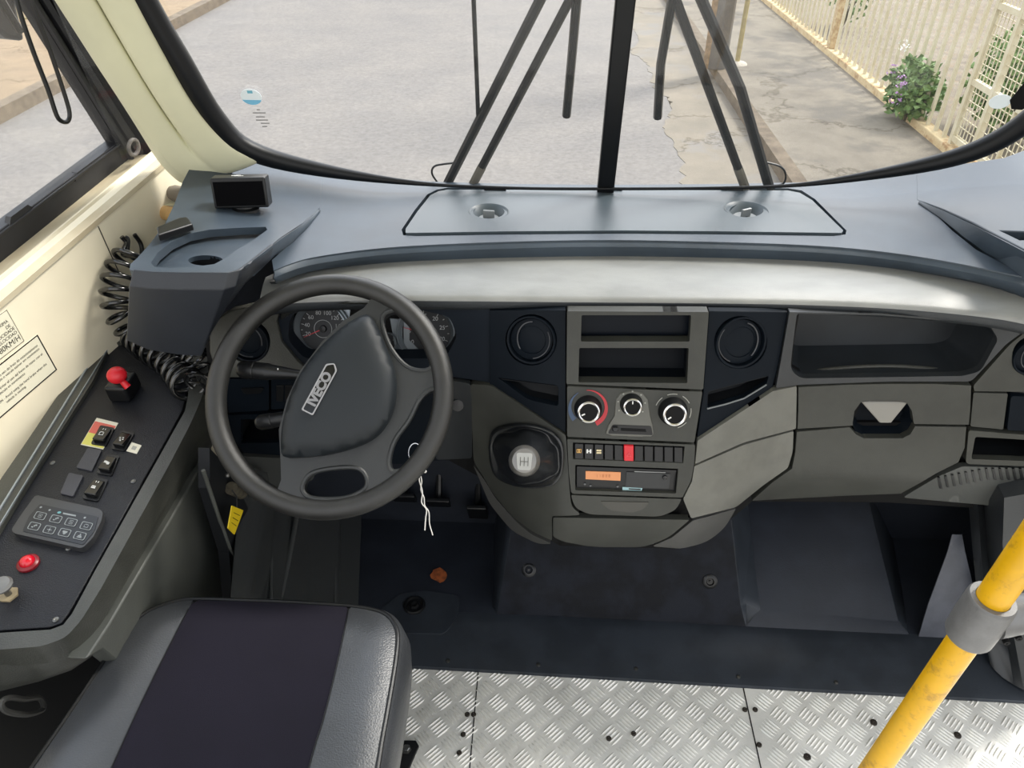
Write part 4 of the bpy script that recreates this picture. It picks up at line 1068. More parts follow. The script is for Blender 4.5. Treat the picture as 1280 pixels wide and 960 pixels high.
# silver edge strips along the wall side
mb = MB()
for (a, b, w) in (((-40, 700), (128, 428), .0028), ((-32, 708), (135, 436), .0016)):
    p, q = onc(*a, .0085), onc(*b, .0085); mb.prism([p, q, q + cxv * w, p + cxv * w], cn * .0022)
mb.link('edge_strip', SILV, con, smooth=False)
# shoulder and side
R0 = [(-90, 812), (0, 812), (52, 808), (82, 797), (101, 776), (126, 736), (170, 656), (212, 580), (238, 530), (252, 498), (264, 462)]
seam = [(-90, 868), (0, 862), (48, 850), (88, 836), (112, 820), (137, 778), (173, 716), (215, 645), (243, 596), (262, 560), (280, 520)]
A = [onc(x, y, -.012) for x, y in R0]; B = [aZ(x, y, .49) for x, y in seam]
Ma = [a.lerp(b, .30) + V((.016, -.006, 0)) for a, b in zip(A, B)]; Mb = [a.lerp(b, .7) + V((.012, -.006, 0)) for a, b in zip(A, B)]
strip('shoulder', [A, Ma, Mb, B], CONS, con, .005)
sd = B[4:]; sd2 = [p + V((.004, 0, -.003)) for p in sd]
lo2 = [V((p.x + .02, p.y, .16)) for p in sd]; lo3 = [V((p.x + .02, p.y, .0)) for p in sd]
fe = aX(300, 600, sd[-1].x + .02)
SIDEM = mat('side_plastic', rgb(74, 76, 72), .46, spec=.45, noise=.1, nscale=9, bump=.3, bscale=700)
panel('side_panel', [V(p) for p in [(108, 824), (137, 780), (173, 718), (215, 647), (246, 592), (262, 570), (276, 600), (286, 640), (294, 690), (287, 745), (284, 900), (200, 870), (128, 812)]], lambda x, y: aX(x, y, -.605), V((-.03, 0, 0)), SIDEM, con, [], 30, bevel=.003)
# under-console recess with the oval grab
bk_ = [V((-.93, .25, .0)), V((-.93, 1.3, .0)), V((-.93, 1.3, .55)), V((-.93, .25, .55))]
MB().prism([(-.86, .2, .0), (-.86, 1.35, .0), (-.80, 1.35, .52), (-.80, .2, .52)], V((-.02, 0, 0))).link('back_panel', HOLE, con, smooth=False)
ov = [aX(x, y, -.70) for x, y in [(2, 878), (12, 872), (30, 874), (48, 872), (54, 880), (52, 888), (34, 893), (14, 891), (4, 886)]]
MB().tube(spline(ov, 4, True), .004, 8, closed=True).link('grab_loop', mat('loop_grey', rgb(48, 48, 46), .5), con)
# dash-side bracket column where the tag hangs
br = thing('column_bracket', 'dark folded steel bracket between side console and footwell', 'bracket', aX(280, 620, -.56))
mb = MB()
bx_ = lambda x, y: aX(x, y, -.555)
mb.tube([bx_(254, 588), bx_(268, 630), bx_(287, 685), bx_(296, 700), bx_(291, 760)], .0035, 8)
mb.link('tube_edge', SIDEM, br)
MB().prism([bx_(262, 560), bx_(290, 590), bx_(312, 640), bx_(300, 700), bx_(292, 760), bx_(286, 690), bx_(262, 610)], V((-.02, .0, 0))).link('plate', HOLE, br, smooth=False)
MB().tube([bx_(282, 610) + V((.01, 0, 0)), bx_(294, 616) + V((.012, 0, 0))], .012, 12).link('bolt', mat('bolt_rusty', rgb(110, 104, 90), .4, metal=.7, noise=.2, nscale=90), br)
MB().ball(bx_(276, 594) + V((.012, 0, 0)), .004).link('stud', STEEL, br)
p = [aX(x, y, -.53) for x, y in [(289, 632), (303, 638), (292, 668), (284, 660)]]
tg = thing('warning_tag', 'small yellow plastic tag hanging below the steering wheel rim', 'tag', p[0])
MB().prism(p, V((.002, 0, 0))).link('card', mat('tag_yellow', rgb(226, 196, 30), .5), tg, smooth=False)
mb = MB()
for k in range(3):
    a = p[0].lerp(p[3], .25 + k * .22) + V((.0024, 0, 0)); b = p[1].lerp(p[2], .25 + k * .22) + V((.0024, 0, 0))
    mb.prism([a.lerp(b, .2), a.lerp(b, .8), a.lerp(b, .8) + V((0, 0, -.0016)), a.lerp(b, .2) + V((0, 0, -.0016))], V((.0004, 0, 0)))
mb.link('printed_lines', GAP, tg, smooth=False)
MB().tube([p[0].lerp(p[1], .5), p[0].lerp(p[1], .5) + V((0, .01, .02)), p[0].lerp(p[1], .5) + V((-.005, .01, .035))], .0012, 6).link('tie', BLK, tg)
# ---- things on the switch panel
def cpoly(L): return [PC.px(x, y) for x, y in L]
def cen(L): return sum((V(p) for p in L), V((0, 0))) / len(L)
def inset(P, k):
    c = sum(P, V((0, 0))) / len(P); return [c + (p - c) * k for p in P]
SW = [([(126, 532.5), (144, 536), (133, 559), (114, 556)], 'black rocker switch framed by the red and yellow label', '11'),
      ([(153, 539), (169, 542.5), (156, 565), (139, 562)], 'black rocker switch beside the small white square label', 'xx'),
      ([(134, 569), (150, 571), (140, 596), (121, 592.5)], 'black rocker switch with a bright white symbol, beside the upper blank cover', 'ii'),
      ([(118, 597.5), (136, 601), (123, 628), (103, 624)], 'black rocker switch lowest in its row, just above the keypad', 'oo')]
for L, lab, kd in SW:
    P = cpoly(L); c = PC.p(*(sum(P, V((0, 0))) / 4))
    t = thing('rocker_switch', lab, 'switch', c, 'rocker switches on the side console')
    plate('bezel', PC, rounded([tuple(p) for p in P], .004), -.001, .0028, BLK, t, bevel=.001)
    I = inset(P, .76)
    up_, dn_ = (I[0] + I[1]) / 2, (I[2] + I[3]) / 2
    e2 = [PC.p(I[0].x, I[0].y, .005), PC.p(I[1].x, I[1].y, .005), PC.p(I[2].x, I[2].y, .011), PC.p(I[3].x, I[3].y, .011)]
    MB().prism(e2, -cn * .008).link('rocker', BLKG, t, bevel=.0015)
    mb = MB(); e = [p + cn * .0005 for p in e2]
    def q(u, v): return e[0].lerp(e[1], u).lerp(e[3].lerp(e[2], u), v)
    def rr(u0, v0, u1, v1): mb.prism([q(u0, v0), q(u1, v0), q(u1, v1), q(u0, v1)], cn * .0003)
    if kd in ('11', 'oo'): rr(.36, .10, .42, .22); rr(.56, .10, .62, .22)
    if kd == '11':
        rr(.3, .42, .36, .62); rr(.36, .38, .60, .42); rr(.62, .42, .68, .62); rr(.3, .62, .7, .66)
    elif kd == 'xx':
        for (u, v) in ((.25, .44), (.5, .40), (.35, .56), (.6, .54), (.45, .66)): rr(u, v, u + .14, v + .07)
    elif kd == 'ii':
        rr(.2, .40, .45, .56); rr(.5, .48, .74, .66); rr(.40, .44, .6, .6)
    else:
        rr(.30, .44, .62, .48); rr(.30, .56, .66, .62); rr(.55, .44, .62, .62); rr(.3, .44, .36, .62); rr(.42, .48, .50, .58)
    mb.link('symbol', WHITE, t, smooth=False)
for L, lab in (([(110.6, 561), (128, 564), (115.6, 590), (96, 585.6)], 'flat grey blank cover directly below the red and yellow label'),
               ([(87, 592), (105, 596), (92, 622), (76, 618)], 'flat grey blank cover just above the keypad')):
    P = cpoly(L); o = plate('blank_cover', PC, rounded([tuple(p) for p in P], .003), -.001, .003, mat('blank_grey', rgb(62, 63, 70), .5, bump=.3), None, bevel=.001)
    tag(o, lab, 'switch blank', 'blank switch covers')
L = [(121, 522.5), (148, 529), (129, 562), (101, 556)]; P = cpoly(L)
t = thing('colour_label', 'red and yellow warning label stuck around the topmost rocker switch', 'label', PC.p(*P[0]))
plate('paper', PC, P, -.0002, .0006, mat('label_white', rgb(228, 224, 205), .6), t, smooth=False)
def sub(P, u0, v0, u1, v1):
    q = lambda u, v: P[0].lerp(P[1], u).lerp(P[3].lerp(P[2], u), v); return [q(u0, v0), q(u1, v0), q(u1, v1), q(u0, v1)]
plate('red_band', PC, sub(P, .02, .13, .98, .55), .0006, .0009, mat('label_red', rgb(222, 110, 96), .6), t, smooth=False)
plate('yellow_band', PC, sub(P, .02, .55, .98, .97), .0006, .0009, mat('label_yellow', rgb(222, 216, 110), .6), t, smooth=False)
L = [(165, 553), (177, 557), (171, 567.5), (158, 564)]; P = cpoly(L)
t = thing('square_label', 'small white square label at the right of the second rocker switch', 'label', PC.p(*P[0]))
plate('paper', PC, P, -.0002, .0007, mat('label_white', rgb(228, 224, 205), .6), t, smooth=False)
plate('printed_mark', PC, sub(P, .3, .3, .7, .7), .0007, .0009, mat('label_print', rgb(170, 168, 160), .6), t, smooth=False)
# keypad
KO = [(48, 624), (126, 641), (132, 645), (130, 656), (119, 678), (106, 691), (21, 672), (18, 667), (32, 646)]
t = thing('keypad', 'black eight button membrane keypad on the side console', 'keypad', PC.P(75, 658))
plate('housing', PC, rounded([tuple(p) for p in cpoly(KO)], .006), -.001, .011, mat('keypad_housing', rgb(44, 45, 47), .38, spec=.6), t, bevel=.005, seg=4)
KI = [(50, 630), (123, 646), (118, 664), (104, 681), (28, 664), (36, 646)]
# the face sits above: shift by parallax using px at height
def cpolyh(L, h): return [PC.px(x, y, h) for x, y in L]
plate('face', PC, rounded([tuple(p) for p in cpolyh(KI, .0115)], .003), .0105, .0118, mat('keypad_face', rgb(24, 26, 30), .3, spec=.5), t, bevel=.0004)
mb = MB()
LT = mat('key_print', rgb(128, 134, 136), .5)
R1 = [(50.5, 645), (70, 649), (89, 653), (108, 657.6)]; R2 = [(43, 658), (62, 662.5), (81, 666), (100, 670)]
kx = (PC.px(108, 657.6, .012) - PC.px(50.5, 645, .012)).normalized(); ky = V((-kx.y, kx.x))
ky2 = (PC.px(50.5, 645, .012) - PC.px(43, 658, .012)).normalized()
syms = [(0, 'sq'), (1, 'fan'), (2, 'sq'), (3, 'ring'), (1, 'fan'), (2, 'sun'), (3, 'fan2'), (0, 'man')]
for i, (x, y) in enumerate(R1 + R2):
    c = PC.px(x, y, .012); 
    def qp(u, v): return c + kx * u + ky2 * v
    O = rounded([tuple(qp(-.0095, -.0068)), tuple(qp(.0095, -.0068)), tuple(qp(.0095, .0068)), tuple(qp(-.0095, .0068))], .003)
    ci = c; I = [ci + (p - ci) * .88 for p in O]
    k = plate('key', PC, O, .0116, .0126, mat('keypad_face', rgb(24, 26, 30), .3), t, bevel=.0003)
    plate('key_outline', PC, O, .0126, .01275, LT, k, [I], smooth=False)
    m_ = MB()
    def bit(u0, v0, u1, v1): m_.prism([PC.p(*qp(u0, v0), .0127), PC.p(*qp(u1, v0), .0127), PC.p(*qp(u1, v1), .0127), PC.p(*qp(u0, v1), .0127)], cn * .0001)
    if i in (0, 2): bit(-.003, -.0035, -.0024, .0035); bit(.0024, -.0035, .003, .0035); bit(-.003, .0028, .003, .0035); bit(-.003, -.0035, .003, -.0028); bit(-.001, -.001, .001, .001)
    elif i in (1, 4): bit(-.004, -.003, -.001, -.001); bit(-.001, -.001, .001, .002); bit(.001, .001, .004, .0035)
    elif i == 3: bit(-.0035, -.003, .0035, -.0022); bit(-.0035, -.003, -.0028, .002); bit(.0028, -.003, .0035, .002); bit(-.0025, .002, .0025, .003)
    elif i == 5: bit(-.0015, -.0015, .0015, .0015); bit(-.004, -.0005, -.0025, .0005); bit(.0025, -.0005, .004, .0005); bit(-.0005, .0025, .0005, .004); bit(-.0005, -.004, .0005, -.0025)
    elif i == 6: bit(-.004, .0, .004, .003); bit(-.0025, -.002, .0025, .0); bit(-.001, -.0035, .001, -.002)
    else: bit(-.001, .001, .001, .0035); bit(-.003, -.0015, .003, .0005); bit(-.004, -.0035, .004, -.002)
    m_.link('icon', LT, k, smooth=False)
c = PC.px(74, 640.5, .012)
plate('maker_mark', PC, [c + p for p in circ(0, 0, .003, 16, .002)], .0118, .012, mat('teal_mark', rgb(96, 150, 156), .5), t, smooth=False)
plate('printed_line', PC, [PC.px(x, y, .012) for x, y in [(79, 640.6), (95, 643.8), (94.6, 645.6), (78.6, 642.4)]], .0118, .012, LT, t, smooth=False)
for (x, y) in ((51, 634), (62, 637.5), (106, 647)):
    c = PC.px(x, y, .012); plate('printed_icon', PC, [c + p for p in circ(0, 0, .002, 5)], .0118, .012, LT, t, smooth=False)
# red lamp
c = onc(36, 705)
t = thing('pilot_lamp', 'round red indicator lamp set in the side console below the keypad', 'lamp', c)
MB().lathe(c, cn, [(.0155, -.001), (.0155, .004), (.0125, .0065), (.011, .0065)], 28, cap=False).link('collar', mat('red_collar', rgb(118, 14, 26), .35, spec=.5), t)
MB().lathe(c, cn, [(.0112, .003), (.0105, .009), (.007, .0125), (.003, .0135), (.0003, .0137)], 28, cap=False).link('lens', mat('red_lens', rgb(196, 14, 36), .12, spec=.7), t)
# pull knob
c = onc(12, 744)
t = thing('pull_knob', 'grey mushroom shaped pull knob at the rear end of the side console', 'knob', c)
MB().lathe(c, cn, [(.013, -.001), (.013, .003), (.0005, .003)], 6, cap=False).link('nut', mat('dusty_nut', rgb(150, 136, 108), .6, metal=.3, noise=.15), t, smooth=False)
MB().lathe(c, cn, [(.0045, .0), (.0045, .022)], 14).link('stem', STEEL, t)
MB().lathe(c, cn, [(.004, .018), (.0135, .022), (.0148, .026), (.012, .030), (.0005, .0315)], 28, cap=False).link('cap', mat('knob_grey', rgb(112, 112, 110), .4, metal=.3), t)
for (x, y) in ((66, 579), (167, 602), (70, 775), (86, 686)):
    c = onc(x, y); MB().lathe(c, cn, [(.0045, -.001), (.0042, .0015), (.002, .0022), (.0004, .001)], 12, cap=False).link('screw', STEEL, con)
# hand brake valve with red ball
c = onc(158, 492)
t = thing('park_brake_lever', 'black parking brake valve with a round red knob on the console', 'lever', c)
ax = aP(155, 478, c + cn * .03, cn)
mb = MB(); mb.box(c + cn * .018, (.040, .050, .036), cxv, cyv, cn)
mb.link('body', BLK, t, bevel=.006, seg=3)
MB().lathe(c + cn * .036, cn, [(.013, 0), (.011, .008), (.0005, .010)], 18, cap=False).link('top_boss', BLK, t)
kb = aP(146, 469, c + cn * .062, cn)
k0 = aP(160, 484, c + cn * .040, cn)
MB().tube([k0, k0.lerp(kb, .5), kb], [.0065, .0055, .007], 12).link('stalk', RED, t)
MB().ball(kb, (.0165, .0165, .0150), 24, 14, cxv, cyv, cn).link('ball_knob', RED, t)
# ---- coiled cable
def coil_obj():
    axis = [on_wall(163, 318, -.035), on_wall(152, 340, -.032), on_wall(146, 366, -.034), on_wall(148, 392, -.040)]
    axis += [onc(166, 416, .045), onc(186, 432, .04), onc(206, 450, .035), onc(225, 470, .030), onc(240, 486, .030)]
    a = spline(axis, 40); L = [0]
    for p, q in zip(a, a[1:]): L.append(L[-1] + (q - p).length)
    pts = []; prev = None; pitch = .0235
    for i, p in enumerate(a):
        t_ = (a[min(i + 1, len(a) - 1)] - a[max(i - 1, 0)]).normalized()
        u = V((0, 0, 1)).cross(t_) if prev is None else prev - t_ * prev.dot(t_)
        u.normalize(); prev = u; w = t_.cross(u)
        pts.append((p, u, w, L[i]))
    out = []; n = int(L[-1] / pitch * 18)
    for k in range(n):
        s = L[-1] * k / (n - 1); i = 0
        lo_, hi_ = 0, len(L) - 1
        while hi_ - lo_ > 1:
            md = (lo_ + hi_) // 2
            if L[md] <= s: lo_ = md
            else: hi_ = md
        f = (s - L[lo_]) / max(1e-9, L[hi_] - L[lo_])
        p = pts[lo_][0].lerp(pts[hi_][0], f); u = pts[lo_][1].lerp(pts[hi_][1], f).normalized(); w = pts[lo_][2].lerp(pts[hi_][2], f).normalized()
        ph = 2 * PI * s / pitch; R = .0265 * (1 + .12 * math.sin(s * 37) )
        out.append(p + u * math.cos(ph) * R + w * math.sin(ph) * R)
    return out
h = coil_obj()
cab = thing('coiled_cable', 'black coiled spring cable hanging from the wall down onto the side console', 'cable', h[0])
hook = spline([on_wall(152, 296, -.01), on_wall(158, 304, -.014), on_wall(154, 318, -.022), h[0]], 6)
COILM = mat('coil_gloss', rgb(20, 21, 22), .18, spec=.9)
MB().tube(hook + h[1:], .0044, 10).link('coil', COILM, cab)
loop = spline([on_wall(168, 293, -.004), on_wall(176, 305, -.008), on_wall(177, 318, -.014), on_wall(170, 324, -.02), on_wall(160, 316, -.02), on_wall(160, 300, -.014), on_wall(156, 296, -.01)], 8)
MB().tube(loop, .0042, 8).link('upper_loop', BLK, cab)
axis2 = [onc(242, 486, .022), onc(250, 470, .028), onc(246, 452, .035), onc(238, 440, .04)]
a = spline(axis2, 30); out = []
for i, p in enumerate(a):
    t_ = (a[min(i + 1, len(a) - 1)] - a[max(i - 1, 0)]).normalized(); u = V((1, 0, 0)).cross(t_).normalized(); w = t_.cross(u)
    ph = 2 * PI * i / len(a) * 5; out.append(p + u * math.cos(ph) * .024 + w * math.sin(ph) * .024)
MB().tube([h[-1]] + out + [onc(236, 425, .05), onc(243, 412, .07)], .0036, 8).link('tail_coil', COILM, cab)
MB().tube([onc(243, 414, .07), onc(250, 420, .065), onc(256, 430, .05)], .0028, 6).link('blue_wire', mat('blue_wire', rgb(62, 100, 150), .5), cab)
# ---- wall stickers
FW = Fr(W1, wd, V((0, 0, 1)))
def wall_sticker(tr, br_, tag_, lab, lines, lw, wid):
    a, b = FW.px(*tr), FW.px(*br_)      # top right, bottom right
    up_ = (a - b); H = up_.length; ey = up_.normalized(); ex2 = V((ey.y, -ey.x))
    t = thing(tag_, lab, 'sticker', FW.p(b.x, b.y))
    TL_, BL = a - ex2 * wid, b - ex2 * wid
    plate('sheet', FW, [BL, b, a, TL_], -.0002, .0006, mat('sticker_paper', rgb(232, 228, 206), .5), t, smooth=False)
    k = lw
    inn = [BL + ex2 * k + ey * k, b - ex2 * k + ey * k, a - ex2 * k - ey * k, TL_ + ex2 * k - ey * k]
    plate('border', FW, [BL, b, a, TL_], .0006, .0008, GAP, t, [inn], smooth=False)
    mb = MB(); rot = math.atan2(ex2.y, ex2.x)
    for (s, size, fx, fy, al) in lines:
        p = b - ex2 * fx + ey * (H * fy); add_text(mb, FW, s, size, p.x, p.y, rot, .0009, .9, 0, al, 0.0)
    mb.link('printed_text', mat('print_dark', rgb(48, 44, 38), .6), t, smooth=False)
    return H
a, b = FW.px(8, 387), FW.px(30, 426); print('st1', a, b); a2, b2 = FW.px(46.5, 418), FW.px(71, 462); print('st2', a2, b2)
hh1 = (a - b).length; hh2 = (a2 - b2).length
wall_sticker((8, 387), (30, 426), 'speed_sticker', 'speed limit sticker with thin border on the cream wall, upper of the two', [('MAXIMA', hh1 * .13, .008, .74, 'R'), ('DE', hh1 * .13, .008, .60, 'R'), ('VELOCIDADE', hh1 * .13, .004, .475, 'R'), ('VELOCIDAD', hh1 * .13, .004, .345, 'R'), ('80KM/H', hh1 * .22, .004, .17, 'R')], .0008, .20)
wall_sticker((46.5, 418), (71, 462), 'brake_sticker', 'hand brake caution sticker with thick black border on the cream wall, lower of the two', [
    ('CUIDADO - Evitar o uso do freio de estacionamento', hh2 * .085, .010, .80, 'R'), ('quando o veículo estiver em movimento', hh2 * .085, .010, .71, 'R'),
    ('ATENCION - Evitar el uso del freno de mano con el', hh2 * .085, .010, .56, 'R'), ('vehiculo en movimiento', hh2 * .085, .055, .46, 'R'),
    ('CAUTION - Avoid using the hand brake when the', hh2 * .085, .012, .30, 'R'), ('vehicle is moving.', hh2 * .085, .065, .20, 'R')], .0022, .26)
# ------------------------------------------------------------------ steering wheel
def lfr(x, y, off=0.0, e=3.0):
    p = onf(x, y, off); px_ = onf(x + e, y, off); py_ = onf(x, y - e, off)
    return Fr(p, px_ - p, py_ - p)
WN_el = math.radians(47)
wnn = V((0, -math.cos(WN_el), math.sin(WN_el))).normalized()
wdist = 1.21
WC = CAM + ray(413, 498) * wdist
WF = Fr(WC, V((1, 0, 0)), V((0, math.sin(WN_el), math.cos(WN_el))))
R_out = (WF.px(567, 497) - WF.px(257, 497)).length / 2; cmid = (WF.px(567, 497) + WF.px(257, 497)) / 2
vt, vb = WF.px(420, 346.5), WF.px(400, 647)
print('wheel R', R_out, 'center', cmid, 'vert', vt, vb)
WF.o = WF.p(cmid.x, (vt.y + vb.y) / 2); WC = WF.o
print('wheel centre', WC, 'proj', proj(WC))
RR = .0165; RM = R_out - RR
sw_ = thing('steering_wheel', 'dark grey padded steering wheel with broad centre cover and maker badge', 'steering wheel', WC)
rim = MB().tube([WF.p(RM * math.cos(a), RM * math.sin(a)) for a in [2 * PI * k / 96 for k in range(96)]], RR, 20, closed=True).link('rim', WHEELM, sw_)
def wpx(L, h=0.0): return [WF.px(x, y, h) for x, y in L]
# spokes: one plate with three openings
def ang(x, y): p = WF.px(x, y); return math.atan2(p.y, p.x)
a0, a1 = ang(464, 358), ang(338, 620)
if a1 > a0: a1 -= 2 * PI
arc = [V((RM * math.cos(a0 + (a1 - a0) * k / 40), RM * math.sin(a0 + (a1 - a0) * k / 40))) for k in range(41)]
hp = 0.0
tail = wpx([(348, 613), (353, 600), (352, 572), (350, 538), (360, 500), (376, 465), (404, 428), (430, 402), (456, 386), (467, 372)], hp)
h1 = spline([V((*p, 0)) for p in wpx([(480, 398), (497, 390), (520, 400), (536, 420), (543, 445), (535, 461), (514, 460), (498, 447), (485, 425)], hp)], 4, True)
h2 = spline([V((*p, 0)) for p in wpx([(526, 499), (541, 489), (550, 502), (545, 533), (529, 563), (508, 583), (492, 587), (488, 574), (495, 550), (512, 526)], hp)], 4, True)
h3 = spline([V((*p, 0)) for p in wpx([(381, 606), (392, 592), (419, 586), (446, 586), (457, 597), (455, 611), (432, 622), (400, 623), (384, 618)], hp)], 4, True)
H_ = [[V((p.x, p.y)) for p in h] for h in (h1, h2, h3)]
SPK = mat('spoke_plastic', rgb(36, 38, 39), .42, spec=.5, noise=.05, nscale=20, bump=.35, bscale=1200)
plate('spokes', WF, arc + tail, -.014, .006, SPK, sw_, H_, step=.014, bevel=.005, seg=4, angle=50)
# raised rings round the openings, in the spoke plastic
for h in H_:
    c = sum(h, V((0, 0))) / len(h)
    MB().tube([WF.p(p.x, p.y, .0035) for p in [c + (q - c) * 1.05 for q in h]], .0042, 8, closed=True).link('opening_edge', SPK, sw_)
# airbag cover, domed
cov = [(461, 393), (472, 410), (482, 434), (491, 458), (494, 484), (490, 512), (478, 535), (461, 550), (440, 559), (419, 565), (398, 569), (374, 571), (353, 570), (350, 552), (352, 530), (358, 505), (368, 478), (384, 452), (404, 428), (428, 407), (446, 396)]
CVX = [V((p.x, p.y)) for p in spline([V((*p, 0)) for p in wpx(cov, .022)], 3, True)]
cc_ = sum(CVX, V((0, 0))) / len(CVX)
def dome(u, v):
    p = V((u, v)); d = (p - cc_); 
    # distance ratio to the outline along the ray
    best = 9
    for i in range(len(CVX)):
        a, b = CVX[i] - cc_, CVX[(i + 1) % len(CVX)] - cc_; cr = a.x * b.y - a.y * b.x
        den = d.x * (b - a).y - d.y * (b - a).x
        if abs(den) < 1e-12: continue
        t = (a.x * (b - a).y - a.y * (b - a).x) / den; s = (a.x * d.y - a.y * d.x) / den
        if t > 0 and -1e-6 <= s <= 1 + 1e-6: best = min(best, t)
    r = min(1, 1 / best) if d.length > 1e-6 else 0
    return WF.p(u, v, .018 + .020 * math.sqrt(max(0, 1 - r ** 3.2)))
covo = panel('centre_cover', CVX, dome, lambda p: p - wnn * max(.001, ((p - WF.o).dot(wnn) + .010)), COVERM, sw_, [], .010, bevel=.0)
# badge
BH = .0385
bp = [(412, 451), (421, 458), (394, 515), (378, 516), (377, 513), (381, 500), (400, 463)]
B0 = WF.px(417, 455, BH); B1 = WF.px(384, 516, BH)
bx = (B0 - B1); bl = bx.length; bx.normalize(); by = V((-bx.y, bx.x)); bc = (B0 + B1) / 2
def bq(u, v): return bc + bx * u + by * v
hw = .0104
# frame outline : skewed lozenge
bo = [tuple(bq(-bl * .50, -hw)), tuple(bq(bl * .42, -hw)), tuple(bq(bl * .52, -hw * .1)), tuple(bq(bl * .44, hw)), tuple(bq(-bl * .50, hw)), tuple(bq(-bl * .50, 0))]
BO = rounded(bo, .003); ci = bc; BI = [ci + (p - ci).dot(bx) * .95 * bx + (p - ci).dot(by) * .78 * by for p in BO]
bd = plate('badge', WF, BO, BH - .012, BH + .0006, BLKG, sw_, bevel=.0004)
plate('badge_frame', WF, BO, BH + .0006, BH + .0016, mat('badge_silver', rgb(140, 140, 142), .35, spec=.6), bd, [BI], bevel=.0003)
mb = MB(); rot = math.atan2(bx.y, bx.x)
add_text(mb, WF, 'IVECO', .0200, bc.x - bx.x * .0015, bc.y - bx.y * .0015, rot, BH + .0012, .98, 0, 'C', .0010)
m_ = mb.link('badge_letters', mat('letter_silver', rgb(120, 120, 122), .35, spec=.6), bd, smooth=False, solid=.0008)
# column and shrouds
colm = thing('steering_column', 'black steering column shroud behind the wheel, carrying two stalks', 'steering column', WC - wnn * .1)
cx_ = WC - wnn * .06
MB().lathe(WC, -wnn, [(.050, .012), (.055, .03), (.06, .05), (.062, .09), (.055, .16), (.05, .30)], 28).link('shroud', BLK, colm)
def stalk(tip, root, r, name='stalk'):
    a = CAM + ray(*tip) * tip_d; b = CAM + ray(*root) * root_d
    ax = (b - a); L = ax.length; ax.normalize()
    m = MB().lathe(a, ax, [(.0005, -.0), (r * .7, .002), (r, .008), (r * 1.02, .028), (r * .92, .030), (r * .95, .032), (r * .95, .050), (r * .98, .052), (r * .85, .06), (r * .55, .10), (r * .5, L)], 20, cap=False)
    return m.link(name, BLK, colm)
tip_d, root_d = 1.27, 1.26
s1_ = stalk((297, 461), (392, 470), .0150)
mb = MB(); 
s2_ = stalk((320, 529), (372, 521), .0130)
# white symbols on the stalk
a = CAM + ray(340, 463) * 1.255
fs_ = Fr(a, V((1, 0, 0)), V((0, .6, .8)))
mb = MB(); mb.prism([fs_.p(0, 0), fs_.p(.006, 0), fs_.p(.003, .003)], fs_.n * .0004); mb.prism([fs_.p(.009, 0), fs_.p(.0105, 0), fs_.p(.0105, .004), fs_.p(.009, .004)], fs_.n * .0004)
mb.link('symbols', WHITE, s1_, smooth=False)
# ignition keys + string
ks = onf(572, 506, .006)
ig = MB().lathe(ks, V((.1, -.9, .4)), [(.012, 0), (.011, .006), (.003, .007)], 18).link('ignition_lock', BLK); tag(ig, 'black ignition lock barrel in the panel right of the wheel', 'lock')
kp = CAM + ray(521, 566) * 1.27
key = thing('key_bunch', 'ignition keys on a ring behind the wheel with a frayed white string', 'keys', kp)
ring_c = CAM + ray(519, 566) * 1.27
MB().tube([ring_c + RX * .011 * math.cos(a) + UX * .016 * math.sin(a) for a in [2 * PI * k / 24 for k in range(24)]], .0009, 6, closed=True).link('key_ring', CHROME, key)
MB().prism([CAM + ray(x, y) * 1.272 for x, y in [(513, 572), (520, 574), (516, 584), (505, 583)]], FX * .003).link('key', STEEL, key, smooth=False, bevel=.0005)
STR = mat('white_string', rgb(205, 203, 198), .8)
sp_ = lambda L, d: spline([CAM + ray(x, y) * d for x, y in L], 6)
MB().tube(sp_([(520, 580), (525, 590), (524, 600), (528, 615), (527, 628), (533, 637), (532, 648), (531, 663)], 1.262), .0011, 6).link('string', STR, key)
MB().tube(sp_([(522, 583), (527, 600), (526, 612), (530, 622), (531, 632), (536, 640), (537, 655), (541, 669)], 1.262), .0009, 6).link('string', STR, key)
MB().tube(sp_([(525, 588), (532, 590), (530, 584)], 1.262), .0016, 6).link('string', STR, key)
